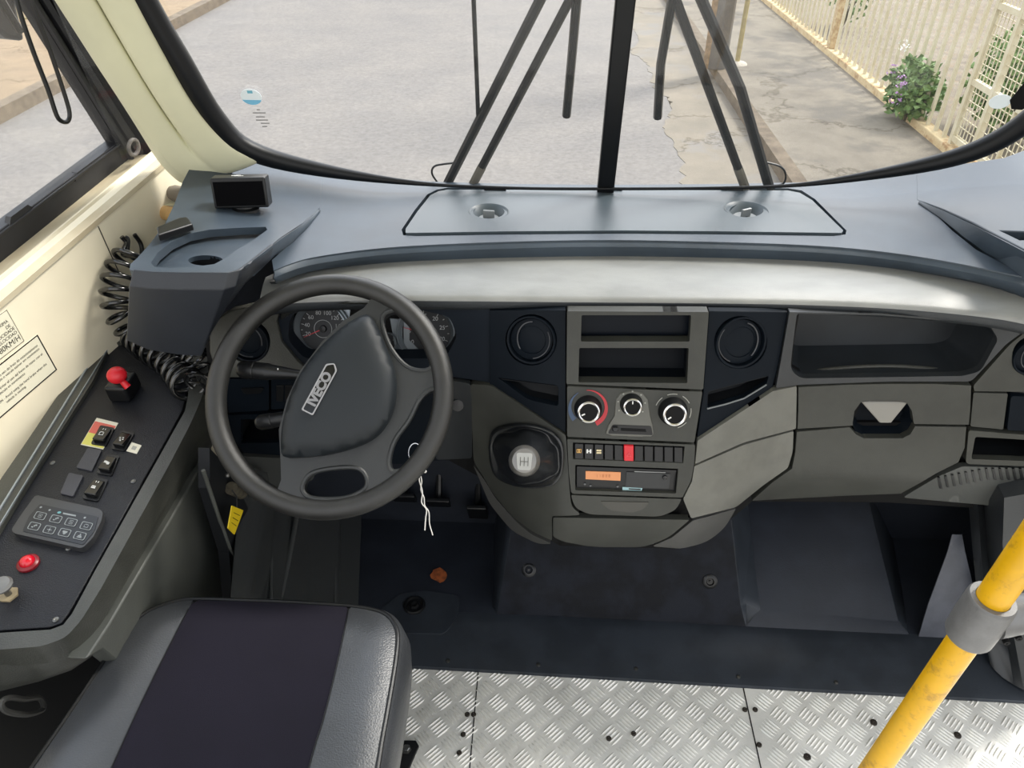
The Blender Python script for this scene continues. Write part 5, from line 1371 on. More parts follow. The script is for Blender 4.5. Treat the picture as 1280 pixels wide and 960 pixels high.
# ------------------------------------------------------------------ instrument cluster
CL = Fr(aY(404, 411, 1.165), V((1, 0, 0)), V((0, .42, .9)))
cl = thing('instrument_cluster', 'instrument cluster with round dials in silver rings behind the wheel', 'instrument cluster', CL.o)
plate('backing', CL, [CL.px(x, y) for x, y in [(330, 372), (590, 372), (590, 474), (330, 474)]], -.006, -.003, GAP, cl, smooth=False)
DIAL = mat('dial_black', rgb(28, 30, 34), .5); DMK = mat('dial_marks', rgb(190, 192, 192), .6); NEED = mat('needle_red', rgb(200, 60, 70), .5)
DRING = mat('dial_ring', rgb(110, 118, 124), .35, metal=.4)
def gauge(cx, cy, rpx, nums, a0, a1, needle, name='gauge'):
    c = CL.px(cx, cy); r = (CL.px(cx + rpx, cy) - c).length
    g = MB().lathe(CL.p(c.x, c.y), CL.n, [(r, -.002), (r, .0), (.0003, .0)], 40, cap=False).link('dial', DIAL, cl)
    MB().lathe(CL.p(c.x, c.y), CL.n, [(r * 1.0, .0005), (r * 1.03, .004), (r * 1.16, .012), (r * 1.22, .012), (r * 1.24, .0)], 48, cap=False).link('dial_ring', DRING, g)
    mb = MB(); N = len(nums)
    for k in range(N * 2 - 1):
        a = math.radians(a0 + (a1 - a0) * k / (N * 2 - 2)); u = V((math.cos(a), math.sin(a))); w = V((-u.y, u.x)); l = .12 if k % 2 == 0 else .07
        q = [c + u * r * .95 + w * r * .012, c + u * r * (.95 - l) + w * r * .012, c + u * r * (.95 - l) - w * r * .012, c + u * r * .95 - w * r * .012]
        mb.prism([CL.p(p.x, p.y, .0006) for p in q], CL.n * .0002)
    for k, s in enumerate(nums):
        a = math.radians(a0 + (a1 - a0) * k / (N - 1)); p = c + V((math.cos(a), math.sin(a))) * r * .70
        add_text(mb, CL, s, r * .24, p.x, p.y, 0, .0008)
    mb.link('dial_print', DMK, g, smooth=False)
    MB().tube([CL.p(c.x + r * .38 * math.cos(a), c.y + r * .38 * math.sin(a), .001) for a in [2 * PI * k / 28 for k in range(28)]], r * .012, 6, closed=True).link('inner_ring', DMK, g)
    MB().lathe(CL.p(c.x, c.y), CL.n, [(r * .16, 0), (r * .14, .006), (.0003, .007)], 18, cap=False).link('needle_hub', BLK, g)
    n_ = CL.px(*needle); d = (n_ - c); w = V((-d.y, d.x)).normalized() * r * .025
    MB().prism([CL.p(*(c + w), .0045), CL.p(*(n_ + w * .4), .0045), CL.p(*(n_ - w * .4), .0045), CL.p(*(c - w), .0045)], CL.n * .001).link('needle', NEED, g, smooth=False)
    return c, r
gauge(404, 411, 29, ['20', '40', '60', '80', '100', '120', '140', '160'], 200, -20, (381, 421))
gauge(533, 416, 30, ['0', '5', '10', '15', '20', '25', '30'], 215, -20, (505, 409))
gauge(485, 427, 10, ['0', '1', '2'], 200, 20, (479, 421))
for L in ([(421, 386), (438, 386), (437, 404), (432, 404)], [(488, 398), (503, 399), (503, 444), (496, 444)], [(505, 399), (512, 399), (512, 425), (530, 443), (536, 445), (505, 444)]):
    plate('silver_plate', CL, [CL.px(x, y) for x, y in L], -.001, .0035, SILV, cl, smooth=False)
# cowl over the cluster
def cw(x, y, Y): return aY(x, y, Y)
strip('cluster_cowl', [[cw(352, 392, 1.10), cw(372, 383, 1.10), cw(420, 378, 1.10), cw(470, 378, 1.10), cw(500, 380, 1.10)],
                       [cw(350, 402, 1.14), cw(372, 388, 1.14), cw(420, 384, 1.14), cw(470, 384, 1.14), cw(500, 386, 1.14)],
                       [cw(350, 398, 1.20), cw(372, 384, 1.20), cw(420, 380, 1.20), cw(470, 380, 1.20), cw(500, 382, 1.20)]], CONS, dash, .004)
fpan('cluster_surround', V2([(345, 384), (372, 382), (612, 382), (612, 478), (560, 470), (392, 470), (372, 454), (352, 428), (345, 402)]), mat('surround_navy', rgb(22, 28, 36), .5, spec=.15), -.004, .03,
     [V2(rounded([(372, 384), (436, 386), (520, 386), (562, 396), (572, 420), (556, 448), (380, 448), (360, 425), (362, 400)], 8))], bevel=.004)
# ------------------------------------------------------------------ air vents
def vent(cx, cy, rpx, lab, base_off=0.0, rot=0.0, open_=False):
    f = lfr(cx, cy, base_off); r = (f.px(cx + rpx, cy)).length
    t = thing('air_vent', lab, 'air vent', f.o, 'round air vents of the dashboard')
    MB().lathe(f.o, f.n, [(r * 1.01, -.02), (r * 1.02, .001), (r * .99, .0035), (r * .92, .003), (r * .89, -.004), (r * .88, -.02)], 48, cap=False).link('ring', NAVY, t)
    MB().lathe(f.o, f.n, [(r * .87, -.012), (r * .86, -.004), (r * .60, -.001), (r * .58, -.0025), (r * .40, .0005), (.0003, .001)], 48, cap=False).link('flap', NAVY, t)
    mb = MB()
    pts = [f.p(r * .84 * math.cos(a), r * .84 * math.sin(a), -.002) for a in [rot - .9, rot - .9]]
    arc_ = [f.p(r * (.05 + .62 * math.cos(a)), r * (.02 + .74 * math.sin(a)), .0006) for a in [rot - 1.1 + 2.2 * k / 16 for k in range(17)]]
    mb.tube(arc_, r * .03, 6)
    arc2 = [f.p(r * (-.05 + .80 * math.cos(a)), r * (.80 * math.sin(a)), -.003) for a in [rot + 2.2 + 1.9 * k / 12 for k in range(13)]]
    mb.tube(arc2, r * .025, 6)
    mb.link('vane_ridge', mat('vent_ridge', rgb(62, 64, 68), .35), t)
    return t
vent(664, 425, 30.5, 'round air vent at the left of the centre stack, above the gear lever', 0, 2.6)
vent(926, 428, 31, 'round air vent at the right of the centre stack, beside the open tray', 0, .3)
vent(310, 427, 26, 'round air vent behind the left side of the steering wheel', .004, .8)
vent(1291, 446, 25, 'round air vent at the far passenger end, cut by the picture edge', .004, 3.0)
# ------------------------------------------------------------------ climate panel
cp_ = thing('climate_panel', 'grey heater control panel with three chrome rimmed rotary knobs', 'heater controls', onf(790, 515))
panel('faceplate', V2(rounded([(709, 483, 2), (878, 490, 2), (868, 553, 2), (709, 546, 2)], 2)), fm(.008), V((0, .014, 0)), FASC, cp_, [], 13, bevel=.002)
def circ_px(cx, cy, r, off=.009, n=36): 
    f = lfr(cx, cy, off); R = f.px(cx + r, cy).length; return f, R
# centre arch + slider recess
arch = V2([(765, 545), (757, 542), (761, 531), (768, 520), (770, 500), (776, 492), (790, 489), (803, 492), (810, 501), (813, 520), (816, 533), (817, 543), (814, 546)])
panel('arch_plate', arch, fm(.0105), V((0, .004, 0)), mat('arch_grey', rgb(88, 88, 82), .35, spec=.55), cp_, [], 9, bevel=.0012)
panel('slider_slot', V2(rounded([(766, 531, 2), (814, 533, 2), (816, 544, 2), (760, 542, 2)], 2)), fm(.0115), V((0, .003, 0)), BLK, cp_, [], 12, bevel=.0006)
panel('slider_track', V2([(776, 535), (807, 536.5), (808, 540), (776, 538.5)]), fm(.012), V((0, .001, 0)), GAP, cp_, [], 12, smooth=False)
f = lfr(769, 536, .013); MB().box(f.o, (.010, .008, .010), f.ex, f.ey, f.n).link('slider_knob', BLKG, cp_, bevel=.0015)
RB = mat('ring_red', rgb(178, 38, 48), .45); BB = mat('ring_blue', rgb(56, 76, 104), .5); GB = mat('ring_print', rgb(160, 160, 152), .5)
def ringseg(f, R0_, R1_, a0, a1, m, par, h=.0012, name='ring_mark', n=18, taper=False):
    A = [math.radians(a0 + (a1 - a0) * k / n) for k in range(n + 1)]
    O = [f.p(R1_ * math.cos(a), R1_ * math.sin(a), h) for a in A]
    I = [f.p((R0_ if not taper else lerp(R0_, R1_ * .97, 1 - k / n)) * math.cos(a), (R0_ if not taper else lerp(R0_, R1_ * .97, 1 - k / n)) * math.sin(a), h) for k, a in enumerate(A)]
    vs = O + I; fs = [(k, k + 1, n + 2 + k, n + 1 + k) for k in range(n)]
    return link(name, vs, fs, m, par, smooth=False, solid=.0003)
def knob(cx, cy, rpx, ptr, lab=None):
    f, R = circ_px(cx, cy, rpx)
    k = MB().lathe(f.o, f.n, [(R, -.001), (R * .98, .004), (R * .88, .007), (R * .84, .016), (R * .76, .019), (R * .70, .019)], 40, cap=True).link('knob', BLK, cp_)
    mb = MB()
    for q in range(24):
        a = 2 * PI * q / 24; mb.box(f.p(R * .88 * math.cos(a), R * .88 * math.sin(a), .011), (R * .06, R * .06, .010), f.ex * math.cos(a) + f.ey * math.sin(a), f.ey * math.cos(a) - f.ex * math.sin(a), f.n)
    MB().lathe(f.o, f.n, [(R * .79, .017), (R * .78, .0215), (R * .70, .0225), (R * .63, .0215), (R * .62, .018)], 40, cap=False).link('chrome_ring', CHROME, k)
    MB().lathe(f.o, f.n, [(R * .63, .018), (R * .62, .0205), (.0003, .0208)], 40, cap=False).link('cap', GAP, k)
    a = math.radians(ptr); u = f.ex * math.cos(a) + f.ey * math.sin(a); w = f.n.cross(u)
    MB().box(f.p(0, 0, .0212) + u * R * .42, (R * .26, R * .09, .0006), u, w, f.n).link('pointer', WHITE, k, smooth=False)
    return f, R
f, R = knob(735, 511, 17.5, 205)
ringseg(f, R * 1.05, R * 1.42, 95, -62, RB, cp_, taper=True); ringseg(f, R * 1.05, R * 1.42, 120, 220, BB, cp_, taper=True)
f, R = knob(789, 505, 14.5, 90)
for k in range(7): ringseg(f, R * 1.12, R * 1.24, 210 - 40 * k, 204 - 40 * k, GB, cp_, .0035, n=2)
f, R = knob(841, 514, 18.5, 215)
for k in range(5): ringseg(f, R * 1.2, R * 1.25, 160 - 50 * k, 128 - 50 * k, GB, cp_, .0012, n=6)
# ------------------------------------------------------------------ switch row
sb = thing('switch_row', 'row of black dashboard switches with a red hazard switch in the middle', 'switch panel', onf(786, 566))
panel('switch_frame', LS1, fm(-.008), V((0, .004, 0)), GAP, sb, [], 14, smooth=False)
n = 11; x0, x1 = 717.5, 854.5
for k in range(n):
    a, b = lerp(x0, x1, k / n) + .7, lerp(x0, x1, (k + 1) / n) - .7
    yt = lambda x: lerp(554.5, 559.5, (x - 717) / 138); 
    hz = k == 5
    if hz: a -= .5; b += .5
    o_ = .012 if hz else .004
    e = [(a, yt(a)), (b, yt(b)), (b, yt(b) + 19.5), (a, yt(a) + 19.5)]
    s = MB().prism([onf(x, y, o_ - (.0 if i > 1 else .003)) for i, (x, y) in enumerate(e)], V((0, .012, 0))).link('hazard_switch' if hz else 'switch', RED if hz else BLK, sb, bevel=.0012)
    if k < 3:
        cx = (a + b) / 2; cy = yt(cx) + 9
        mb = MB(); mm = [mat('amber_mark', rgb(205, 160, 90), .6), WHITE, mat('cream_mark', rgb(215, 200, 160), .6)][k]
        for (u0, v0, u1, v1) in [[(-3, -2.4, 3, -1.6), (-3, 1.6, 3, 2.4), (-3, -2.4, -2.2, 2.4), (2.2, -2.4, 3, 2.4), (-1, -1.6, 1, 1.6)], [(-3, -2.4, -1, 2.4), (1, -2.4, 3, 2.4), (-1, -.5, 1, .5)], [(-3, -2.4, 3, -.4), (-3, .6, 3, 2.4)]][k]:
            mb.prism([onf(cx + u, cy + v, o_ + .0006) for u, v in ((u0, v0), (u1, v0), (u1, v1), (u0, v1))], V((0, .0006, 0)))
        mb.link('symbol', mm, s, smooth=False)
    if hz:
        f = lfr((a + b) / 2, yt(a) + 12, .0125)
        T = [f.p(.004 * math.cos(t_), .004 * math.sin(t_), .0008) for t_ in (PI / 2, PI / 2 + 2 * PI / 3, PI / 2 + 4 * PI / 3)]
        MB().tube(T, .00035, 6, closed=True).link('triangle_mark', mat('pale_red', rgb(236, 130, 136), .5), s)
# ------------------------------------------------------------------ tachograph
tc_ = thing('tachograph', 'black slot-in recorder unit with an amber display in the lower stack', 'recorder', onf(783, 599))
panel('body', V2(rounded([(721, 583, 1), (846, 588, 1), (843, 616, 1), (721, 612, 1)], 1)), fm(-.001), V((0, .05, 0)), BLK, tc_, [], 14, bevel=.001)
def tp_(name, L, m, off, th=.001): return panel(name, V2(L), fm(off), V((0, th, 0)), m, tc_, [], 12, smooth=False)
tp_('display', [(732, 589), (776, 590.5), (775.5, 601), (732, 599)], mat('amber_display', rgb(214, 142, 92), .35), .0005)
mb = MB(); f = lfr(754, 595, .0008)
add_text(mb, f, '1 1 8 8 8', .007, 0, 0, 0, .0006); mb.link('display_digits', mat('amber_dark', rgb(184, 114, 70), .5), tc_, smooth=False)
tp_('paper_drawer', [(783, 590), (838, 592.5), (836, 611), (782, 609.5)], mat('drawer_black', rgb(34, 36, 38), .4), .001)
tp_('drawer_line', [(793, 589.2), (832, 590.6), (832, 591.3), (793, 590)], mat('line_grey', rgb(140, 142, 142), .4), .0012)
tp_('card_slot', [(778, 609), (803, 610.3), (802, 613.5), (778, 612.5)], mat('slot_pale', rgb(150, 184, 190), .4), .0014)
tp_('card_slot_gap', [(786, 610.6), (801, 611.2), (800.5, 612.8), (786, 612)], BLKG, .002)
f = lfr(831, 597, .0015); MB().lathe(f.o, f.n, [(.0045, 0), (.004, .003), (.0003, .0035)], 16, cap=False).link('button', BLKG, tc_)
for (x, y) in ((731, 605), (738, 607), (772, 608)):
    f = lfr(x, y, .0006); MB().lathe(f.o, f.n, [(.002, 0), (.0018, .0012), (.0003, .0014)], 10, cap=False).link('button', mat('button_grey', rgb(96, 98, 100), .4), tc_)
mb = MB(); f = lfr(811, 587.6, .0004); add_text(mb, f, 'CONTINENTAL' if False else 'recorder', .003, 0, 0, 0, .0004); 
# ------------------------------------------------------------------ gear lever
bo_ = spline([V((a, b, 0)) for a, b in [(613, 560), (618, 540), (640, 532), (668, 533), (692, 543), (702, 560), (701, 588), (690, 604), (664, 608), (636, 603), (618, 590)]], 5, True)
O = [onf(p.x, p.y, .010) for p in bo_]; n = len(O)
gl = thing('gear_lever', 'dashboard gear lever with chrome topped knob in a glossy black gaiter', 'gear lever', onf(656, 575))
c0_ = sum(O, V()) / n
KN = CAM + ray(655.5, 576) * 1.215
f0 = Fr(c0_, V((1, 0, 0)), V((0, .42, .9)))
up_ = (KN - c0_)
rings = []
for (s, t_, puff) in ((1.06, .0, -.004), (1.05, .0, .006), (.97, .0, .010), (.88, .0, .002), (.80, .10, .0), (.66, .28, .0), (.48, .45, .0), (.34, .58, .0), (.24, .70, .0), (.2, .82, 0)):
    cc2 = c0_ + up_ * t_
    ring = []
    for k, p in enumerate(O):
        d = (p - c0_) * s
        if .3 < s < .9: d = d * (1 + .07 * math.sin(4 * 2 * PI * k / n + .9) + .03 * math.sin(9 * 2 * PI * k / n + s * 9))
        ring.append(cc2 + d + f0.n * puff)
    rings.append(ring)
vs = [p for r in rings for p in r]; fs = []
for j in range(len(rings) - 1):
    for k in range(n): fs.append((j * n + k, j * n + (k + 1) % n, (j + 1) * n + (k + 1) % n, (j + 1) * n + k))
link('gaiter', vs, fs, mat('gaiter_vinyl', rgb(24, 26, 29), .25, spec=.6, bump=.3, bscale=200), gl, sub=1)
ku = (up_.normalized() * .5 + wnn * .5).normalized()
kd = Fr(KN, V((1, 0, 0)), ku.cross(V((1, 0, 0))))
kn_ax = kd.n if kd.n.dot(ku) > 0 else -kd.n
MB().lathe(KN - kn_ax * .032, kn_ax, [(.010, 0), (.013, .006), (.022, .018), (.0255, .030), (.024, .040), (.019, .047), (.0005, .049)], 28, cap=False).link('knob', mat('knob_silver', rgb(120, 118, 114), .3, metal=.7), gl)
fk = Fr(KN + kn_ax * .0165, V((1, 0, 0)), kn_ax.cross(V((1, 0, 0))))
if fk.n.dot(kn_ax) < 0: fk = Fr(fk.o, V((1, 0, 0)), -fk.ey)
kp_ = plate('shift_plate', fk, rounded([(-.013, .012), (.013, .012), (.0105, -.015), (-.0105, -.015)], .004), -.001, .001, mat('plate_silver', rgb(150, 150, 146), .4, metal=.3), gl, bevel=.0006)
mb = MB()
for x in (-.006, 0, .006): mb.box(fk.p(x, -.0015, .0014), (.0008, .014, .0005), fk.ex, fk.ey, fk.n)
mb.box(fk.p(0, -.0015, .0014), (.0125, .0008, .0005), fk.ex, fk.ey, fk.n)
mb.link('shift_pattern', mat('pattern_dark', rgb(60, 58, 50), .5), kp_, smooth=False)
# ------------------------------------------------------------------ things on the dash top
p = ont(306, 262, .005); 
t = thing('display_box', 'black box display tilted on a stubby foot on the dash top', 'display', p)
MB().lathe(p, (0, 0, 1), [(.028, -.002), (.027, .003), (.020, .006), (.018, .012)], 24, sy=.7).link('foot', BLK, t)
bc_ = aY(305, 246, p.y + .000)
ex3 = V((.992, .125, 0)).normalized(); ez3 = V((0, .18, .98)).normalized(); ey3 = ez3.cross(ex3); ez3 = ex3.cross(ey3)
wB = (aY(337, 246, p.y) - aY(272, 246, p.y)).length
cB = p + V((0, .004, .034))
bx2 = MB().box(cB, (wB, .036, .054), ex3, ey3, ez3).link('housing', BLK, t, bevel=.003, seg=3)
MB().box(cB - ey3 * .0188 + ez3 * -.001, (wB * .9, .001, .043), ex3, ey3, ez3).link('screen', mat('screen_black', rgb(8, 8, 10), .8, spec=.05), t, smooth=False)
mb = MB(); ft = Fr(cB + ez3 * .0274, ex3, ey3)
for (a, b, c_, d_) in ((-.008, 0, .012, .0025), (-.002, .003, .008, .002), (.003, -.004, .010, .002), (-.006, -.003, .004, .002)): mb.box(ft.p(a, b, .0004), (c_, d_, .0005), ft.ex, ft.ey, ft.n)
mb.link('printed_logo', WHITE, bx2, smooth=False)
for i, (x, y) in enumerate([(262, 254), (263, 266)]):
    c = ont(x, y, .004); o = MB().lathe(c, (0, 0, 1), [(.004, -.001), (.0035, .0015), (.0004, .002)], 12, cap=False).link('dash_screw', STEEL)
    tag(o, ['small bright screw in the dash top beside the display box, upper of two', 'small bright screw in the dash top beside the display box, lower of two'][i], 'screw', 'screws beside the display box')
# black clip lying at the shelf edge
q = [ont(x, y, .006, hL) for x, y in [(198, 292), (200, 302), (243, 288), (236, 279), (226, 280)]]
o = MB().prism(q, V((0, 0, .012))).link('plastic_clip', BLK, bevel=.002); tag(o, 'flat black plastic clip lying on the left edge of the dash shelf', 'clip')
# plugs between wall and dash
a = aP(216, 240, on_wall(216, 240, -.03), wn); d_ = V((.97, -.2, .1))
o = MB().lathe(on_wall(214, 241, .0), wn, [(.014, 0), (.017, .01), (.017, .05)], 20).link('grey_plug', mat('plug_grey', rgb(112, 104, 92), .6, noise=.1)); tag(o, 'dusty grey round plug between side wall and dash, above the wooden one', 'plug')
o = MB().lathe(on_wall(206, 266, .0), wn, [(.015, 0), (.0145, .03), (.0145, .04)], 20).link('wooden_plug', WOOD); tag(o, 'round wooden plug sticking out between side wall and dash', 'plug')
# ------------------------------------------------------------------ windscreen sticker and print
WS = Fr(on_w(314, 122, -.008), V((1, 0, 0)), on_w(314, 112, -.008) - on_w(314, 122, -.008))
cst = WS.px(314, 121); rs = (WS.px(327, 121) - cst).length
t = thing('inspection_sticker', 'round white and blue sticker low on the windscreen', 'sticker', WS.p(*cst))
ci_ = [cst + p for p in circ(0, 0, rs, 32, rs * .78)]
plate('disc', WS, ci_, .0, .0006, mat('sticker_white', rgb(226, 236, 240), .5), t, smooth=False)
plate('blue_band', WS, [p for p in ci_ if (p - cst).y < -rs * .18], .0006, .0009, mat('sticker_blue', rgb(120, 186, 218), .5), t, smooth=False)
plate('top_mark', WS, [cst + V(p) for p in [(-rs * .25, rs * .35), (rs * .25, rs * .35), (rs * .25, rs * .62), (-rs * .25, rs * .62)]], .0006, .0009, mat('sticker_teal', rgb(110, 176, 196), .5), t, smooth=False)
mb = MB()
for (x0_, x1_, y_) in ((321, 325, 137), (316, 332, 141), (320, 331, 146), (320, 335, 150), (326, 337, 154), (328, 334, 158)):
    a, b = WS.px(x0_, y_), WS.px(x1_, y_); mb.prism([WS.p(a.x, a.y - .0008), WS.p(b.x, b.y - .0008), WS.p(b.x, b.y + .0008), WS.p(a.x, a.y + .0008)], WS.n * .0004)
o = mb.link('glass_print', mat('print_faint', rgb(90, 88, 84), .6), smooth=False); tag(o, 'tiny dark glass maker print just below the round sticker', 'glass marking')
# right: oval white mirror/sticker with dark label at the picture edge
a = on_w(1256, 129, -.02)
fr2 = Fr(a, on_w(1262, 129, -.02) - a, on_w(1256, 120, -.02) - a)
t = thing('windscreen_label', 'white oval sticker joined to a dark label at the right edge of the windscreen', 'sticker', a)
c = fr2.px(1250, 127); r_ = (fr2.px(1264, 127) - c).length
plate('oval', fr2, [c + p for p in circ(0, 0, r_, 24, r_ * .75)], 0, .0006, mat('sticker_white', rgb(226, 236, 240), .5), t, smooth=False)
plate('dark_label', fr2, [fr2.px(x, y) for x, y in [(1262, 125), (1284, 98), (1292, 100), (1292, 130), (1277, 137), (1264, 136)]], .0006, .0012, GAP, t, smooth=False)
# ------------------------------------------------------------------ wipers
def wiper(lab, arm_a, arm_b, blade, hose, flipx):
    t = thing('windscreen_wiper', lab, 'wiper', on_w(*arm_a[0], .05))
    def L3(L, off): return [on_w(x, y, off) for x, y in L]
    def arm(name, L, off, w, m=SEAL):
        P = L3(L, off); mb = MB(); mb.tube(P, w, 8, flat=.8); return mb.link(name, m, t)
    arm('arm', arm_a, .055, .0125); arm('arm', arm_b, .045, .0110)
    bl = arm('blade', blade, .030, .0105); 
    arm('blade_rubber', [(x + (3 if flipx else -3), y) for x, y in blade], .022, .003)
    arm('pivot_cover', arm_b[:1] + [(arm_b[0][0] + (arm_b[1][0] - arm_b[0][0]) * .12, arm_b[0][1] + (arm_b[1][1] - arm_b[0][1]) * .12)], .045, .012, mat('wiper_grey', rgb(96, 92, 82), .5))
    MB().tube(spline(L3(hose, .06), 6), .0022, 6).link('washer_hose', SEAL, t)
def extl(a, b, y): return (a[0] + (b[0] - a[0]) * (y - a[1]) / (b[1] - a[1]), y)
wiper('left windscreen wiper with two parallel black arms leaning right', [(556, 236), (675, 0), extl((556, 236), (675, 0), -120)], [(588, 236), (712, 0), extl((588, 236), (712, 0), -120)],
      [(708, 145), (714, 80), (721, 0), (730, -100)], [(548, 230), (540, 217), (543, 208), (556, 205), (568, 203), (573, 195)], False)
wiper('right windscreen wiper with two parallel black arms leaning left', [(962, 236), (925, 110), (877, 0), (830, -110)], [(932, 236), (850, 14), (806, -105)],
      [(822, 147), (826, 80), (840, 0), (856, -100)], [(958, 232), (978, 230), (982, 218), (975, 208), (955, 202), (945, 196)], True)
o = MB().tube([on_w(598, 155, .05), on_w(596, 100, .05), on_w(592, 0, .05), on_w(588, -110, .05)], .0042, 8).link('hanging_rod', SEAL); tag(o, 'thin black rod hanging outside the windscreen, left of the wiper arms', 'rod')
# ------------------------------------------------------------------ outside mirror and strap, top left
mc = on_wall(14, 34, .35)
t = thing('side_mirror', 'black outside mirror housing cut by the top left corner', 'mirror', mc)
mp_ = [on_wall(x, y, .34) for x, y in [(-60, -40), (20, -30), (22, 10), (30, 42), (32, 52), (10, 48), (-2, 38), (-60, 20)]]
MB().prism(mp_, -wn * .09).link('housing', BLK, t, bevel=.008)
MB().tube([on_wall(-10, -20, .30), on_wall(12, 18, .30), on_wall(26, 40, .30)], .008, 8).link('arm', BLK, t)
lp = [on_wall(14, -40, .02), on_wall(22, 5, .02), on_wall(40, 60, .02), on_wall(60, 112, .02), on_wall(70, 142, .02), on_wall(76, 151, .02), on_wall(84, 152, .02), on_wall(87, 143, .02), on_wall(82, 122, .02), on_wall(62, 62, .02), on_wall(42, 8, .02), on_wall(30, -40, .02)]
o = MB().tube(spline(lp, 5), .0038, 8).link('mirror_stay', BLK); tag(o, 'thin black wire loop hanging beside the side window', 'wire loop')
# ------------------------------------------------------------------ grab pole
pb2 = CAM + ray(1094, 960) * 1.05; pt2 = CAM + ray(1246, 742) * .82
dr = (pt2 - pb2).normalized(); print('pole', pb2, pt2, dr)
foot = pb2 - dr * (pb2.z / dr.z); topp = pb2 + dr * ((1.955 - pb2.z) / dr.z)
t = thing('grab_pole', 'yellow painted steel grab pole rising from the tread plate beside the entrance', 'grab pole', foot)
MB().tube([foot, topp], .0172, 28).link('pole', YEL, t)
cl0 = CAM + ray(1219, 772) * .845
u = (cl0 - foot).dot(dr); cl0 = foot + dr * u
g = dr.cross(V((0, 1, 0))).normalized()
def ringp(h, r): return (r, h)
ct_ = MB().lathe(cl0, dr, [(.0178, -.034), (.0235, -.034), (.0255, -.030), (.0262, 0), (.0255, .030), (.0235, .034), (.0178, .034)], 32, cap=False).link('clamp_collar', ALU, t)
side = (RX - dr * RX.dot(dr)).normalized()
MB().tube([cl0 + side * .015 + dr * .002, cl0 + side * .05 + dr * .012, cl0 + side * .16 + dr * .04], [.024, .021, .020], 20).link('clamp_arm', ALU, ct_)
back = dr.cross(side)
vw = -(FX - dr * FX.dot(dr)).normalized()
for k in range(4):
    c = cl0 + side * (.026 + .012 * k) + vw * (.021 - .002 * k) + dr * (-.014 + .006 * k)
    MB().lathe(c, vw, [(.0035, -.004), (.0035, .002), (.001, .002), (.001, .0)], 10, cap=False).link('grub_screw', GAP, ct_)
# ------------------------------------------------------------------ driver seat
st_ = thing('driver_seat', 'driver seat cushion of black leatherette with a dark purple fabric middle', 'seat', (-.38, .5, .0))
def sz(x, y):
    return 0
SXL = [(-110, 1180), (40, 960), (92, 884), (143, 808), (168, 778), (190, 762), (222, 751), (250, 749)]
fr_e = [(250, 749), (300, 750.5), (343, 752), (400, 755), (440, 758), (466, 762), (482, 768), (492, 779), (497, 795)]
SXR = [(497, 795), (494, 830), (484, 890), (472, 960), (440, 1180)]
SO = [V(p) for p in SXL] + [V(p) for p in fr_e[1:]] + [V(p) for p in SXR[1:]]
SO = [V((p.x, p.y)) for p in spline([V((p.x, p.y, 0)) for p in SO], 4)]
SW0 = [aZ(p.x, p.y, .50) for p in SO]
S2 = [V((p.x, p.y)) for p in SW0]
SF_ = Fr((0, 0, .50), V((1, 0, 0)), V((0, 1, 0)))
def edge_d(x, y):
    q = V((x, y)); best = 9
    n = len(S2)
    for i in range(n - 1):
        a, b = S2[i], S2[i + 1]; ab = b - a; t = max(0, min(1, (q - a).dot(ab) / max(1e-9, ab.length_squared))); best = min(best, (q - a - ab * t).length)
    return best
def seatz(x, y):
    d = edge_d(x, y); return .50 + .012 * (1 - (1 - min(1, d / .05)) ** 2) - .010 * sm(.05, .2, d)
def smap(x, y):
    p = aZ(x, y, .5); z = .5
    for _ in range(4): z = seatz(p.x, p.y); p = aZ(x, y, z)
    return p
fl_ = spline([V((a, b, 0)) for a, b in [(244, 746), (228, 775), (200, 830), (170, 892), (139, 960), (40, 1180)]], 5)
frr = spline([V((a, b, 0)) for a, b in [(437, 755), (430, 790), (419, 840), (404, 900), (386, 960), (330, 1180)]], 5)
fab = [V((p.x, p.y)) for p in fl_] + [V((p.x, p.y)) for p in reversed(frr)]
def clipped(poly):   # keep fabric inside the cushion outline at the front edge
    out = []
    for p in poly:
        out.append(p)
    return out
front_seg = [p for p in SO if 244 <= p.x <= 437 and p.y < 800]
fabric = [V((p.x, p.y)) for p in fl_[::-1] if p.y > 752] + front_seg + [V((p.x, p.y)) for p in frr if p.y > 760]
seat_c = panel('fabric_centre', fabric, smap, V((0, 0, -.02)), FABR, st_, [], 16)
lft = [p for p in SO if p.x < 244 and p.y < 1200 and (p.x < 250)]
lft = [p for p in lft if p.x <= 243] ; lft.sort(key=lambda p: -p.y)
lfp = lft + [V((p.x, p.y)) for p in fl_ if p.y > 752]
panel('side_bolster', lfp, smap, V((0, 0, -.02)), LEATH, st_, [], 16)
i0 = max(i for i, p in enumerate(SO) if p.x <= 437 and p.y < 800)
rgt = SO[i0 + 1:]
rgp = rgt + [V((p.x, p.y)) for p in reversed(frr) if p.y > 760]
panel('side_bolster', rgp, smap, V((0, 0, -.02)), LEATH, st_, [], 16)
